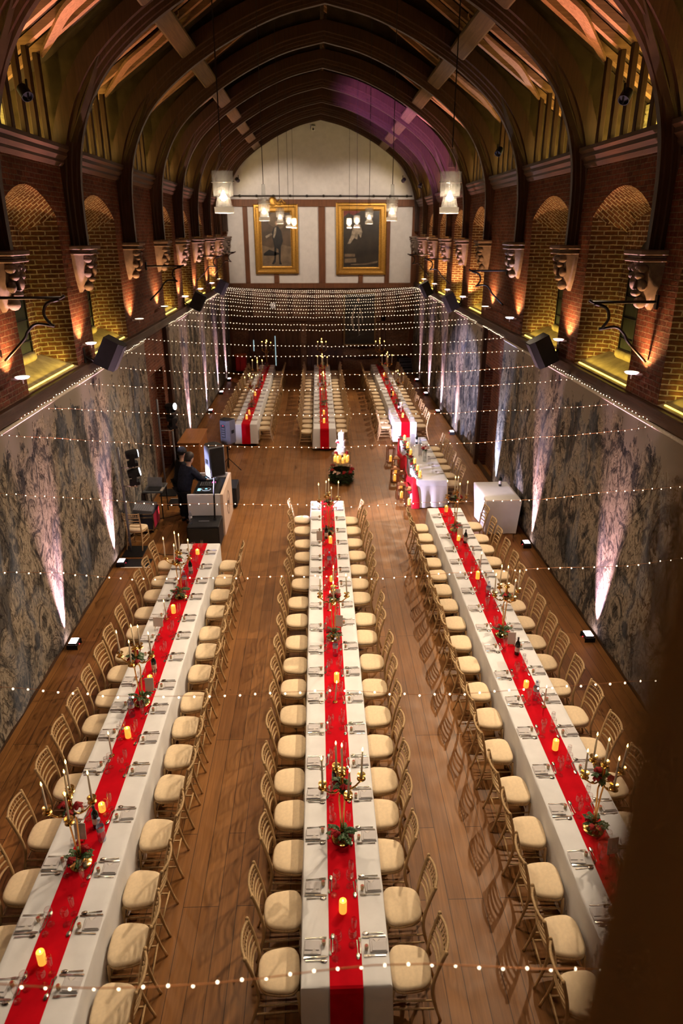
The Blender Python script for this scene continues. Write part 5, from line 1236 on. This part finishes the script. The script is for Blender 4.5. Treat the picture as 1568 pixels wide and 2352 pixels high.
# ================================================================== ROOF SPOTS, CAMERA, WORLD
def roof_spot(loc, to, c, w, deg, label, blend=.5):
    d = (Vector(to) - Vector(loc)).normalized(); q = d.to_track_quat('Z', 'Y').to_matrix().to_4x4()
    t = thing('roof_spotlight', label, 'spotlight', loc, 0, 'roof spotlights'); 
    obj('can', MB().loft([[q @ Vector((r*math.cos(a), r*math.sin(a), z)) for a in [2*PI*k/16 for k in range(16)]] for r, z in ((.05,-.20),(.075,-.18),(.08,-.02),(.07,-.02),(.06,-.06))]), BLACK, t, smooth=40)
    obj('yoke', MB().tube([(0,0,-.02),(0,0,.22)], .015, 6), BLACK, t)
    spot(Vector(loc) + d*.02, to, c, w, deg, blend, .05)
WARM = (1, .77, .52)
roof_spot((4.25,10.75,8.35), (-1.0,5.6,.5), WARM, 1500, 70, 'black spotlight behind the second right rib from camera')
roof_spot((4.25,17.85,8.35), (-1.2,12.0,.5), WARM, 2600, 70, 'black spotlight behind the fourth right rib from camera')
roof_spot((4.25,31.0,8.35), (-.5,25.0,.5), WARM, 2400, 75, 'black spotlight behind the eighth right rib from camera')
roof_spot((-3.85,10.75,8.35), (2.0,6.0,.5), WARM, 260, 75, 'black spotlight behind the second left rib from camera')
# purple wash on the roof timbers at the right, rear
spot((-2.6,17.4,2.4), (2.9,27.0,9.6), (.78,.28,1), 22000, 26, .6, .06)
# added spots without fixtures, standing in for the uplighters' pink-red wash on the rafters
for y, e in ((9.2, 1700), (12.0, 2600), (15.6, 1700), (22.3, 1300), (25.3, 1300), (28.4, 1000), (31.4, 1000)):
    for sg in (-1, 1):
        if sg < 0 and y > 20 and y < 24: continue
        spot((CX+sg*4.15, y, .22), (CX+sg*3.75, y+.25, 9.8), (1, .40, .27), e * 2.3, 16, .9, .05)
roof_spot((-3.2,31.4,8.6), (-1.6,35.7,6.6), (1,.82,.64), 520, 80, 'added black spotlight behind the eighth left rib, brightening the gable')  # added fixture, put in only to brighten the gable
roof_spot((3.6,31.4,8.6), (2.0,35.7,6.6), (1,.82,.64), 520, 80, 'added black spotlight behind the eighth right rib, brightening the gable')  # its added partner on the right, also only for the gable
w = bpy.data.worlds.new('hall_night'); S.world = w; w.use_nodes = True
w.node_tree.nodes['Background'].inputs['Color'].default_value = (.9,.6,.4,1); w.node_tree.nodes['Background'].inputs['Strength'].default_value = .01

cam = bpy.data.cameras.new('camera'); co = bpy.data.objects.new('camera', cam); COL.objects.link(co); S.camera = co
cam.sensor_fit = 'VERTICAL'; cam.sensor_height = 36; cam.lens = 36*1568/2352; cam.clip_start = .01; cam.clip_end = 200
co.location = (0,0,6.7); co.rotation_euler = (math.radians(90-22.391), 0, math.radians(-1.925))
cam.dof.use_dof = True; cam.dof.focus_distance = 9.5; cam.dof.aperture_fstop = 1.25
S.view_settings.view_transform = 'Standard'; S.view_settings.look = 'None'; S.view_settings.gamma = 1; S.view_settings.exposure = 0; S.view_settings.use_curve_mapping = False
S.cycles.max_bounces = 5; S.cycles.diffuse_bounces = 2; S.cycles.glossy_bounces = 2; S.cycles.transmission_bounces = 2; S.cycles.transparent_max_bounces = 14; S.cycles.use_adaptive_sampling = True; S.cycles.adaptive_threshold = .08; S.cycles.adaptive_min_samples = 12; S.cycles.sample_clamp_indirect = 4; S.cycles.use_light_tree = True; S.cycles.caustics_reflective = False; S.cycles.caustics_refractive = False
S.cycles.use_denoising = True
# proto pieces that found no place
for o in list(S.objects):
    if o.parent is None and o.get('label') == '' : print('UNUSED', o.name)
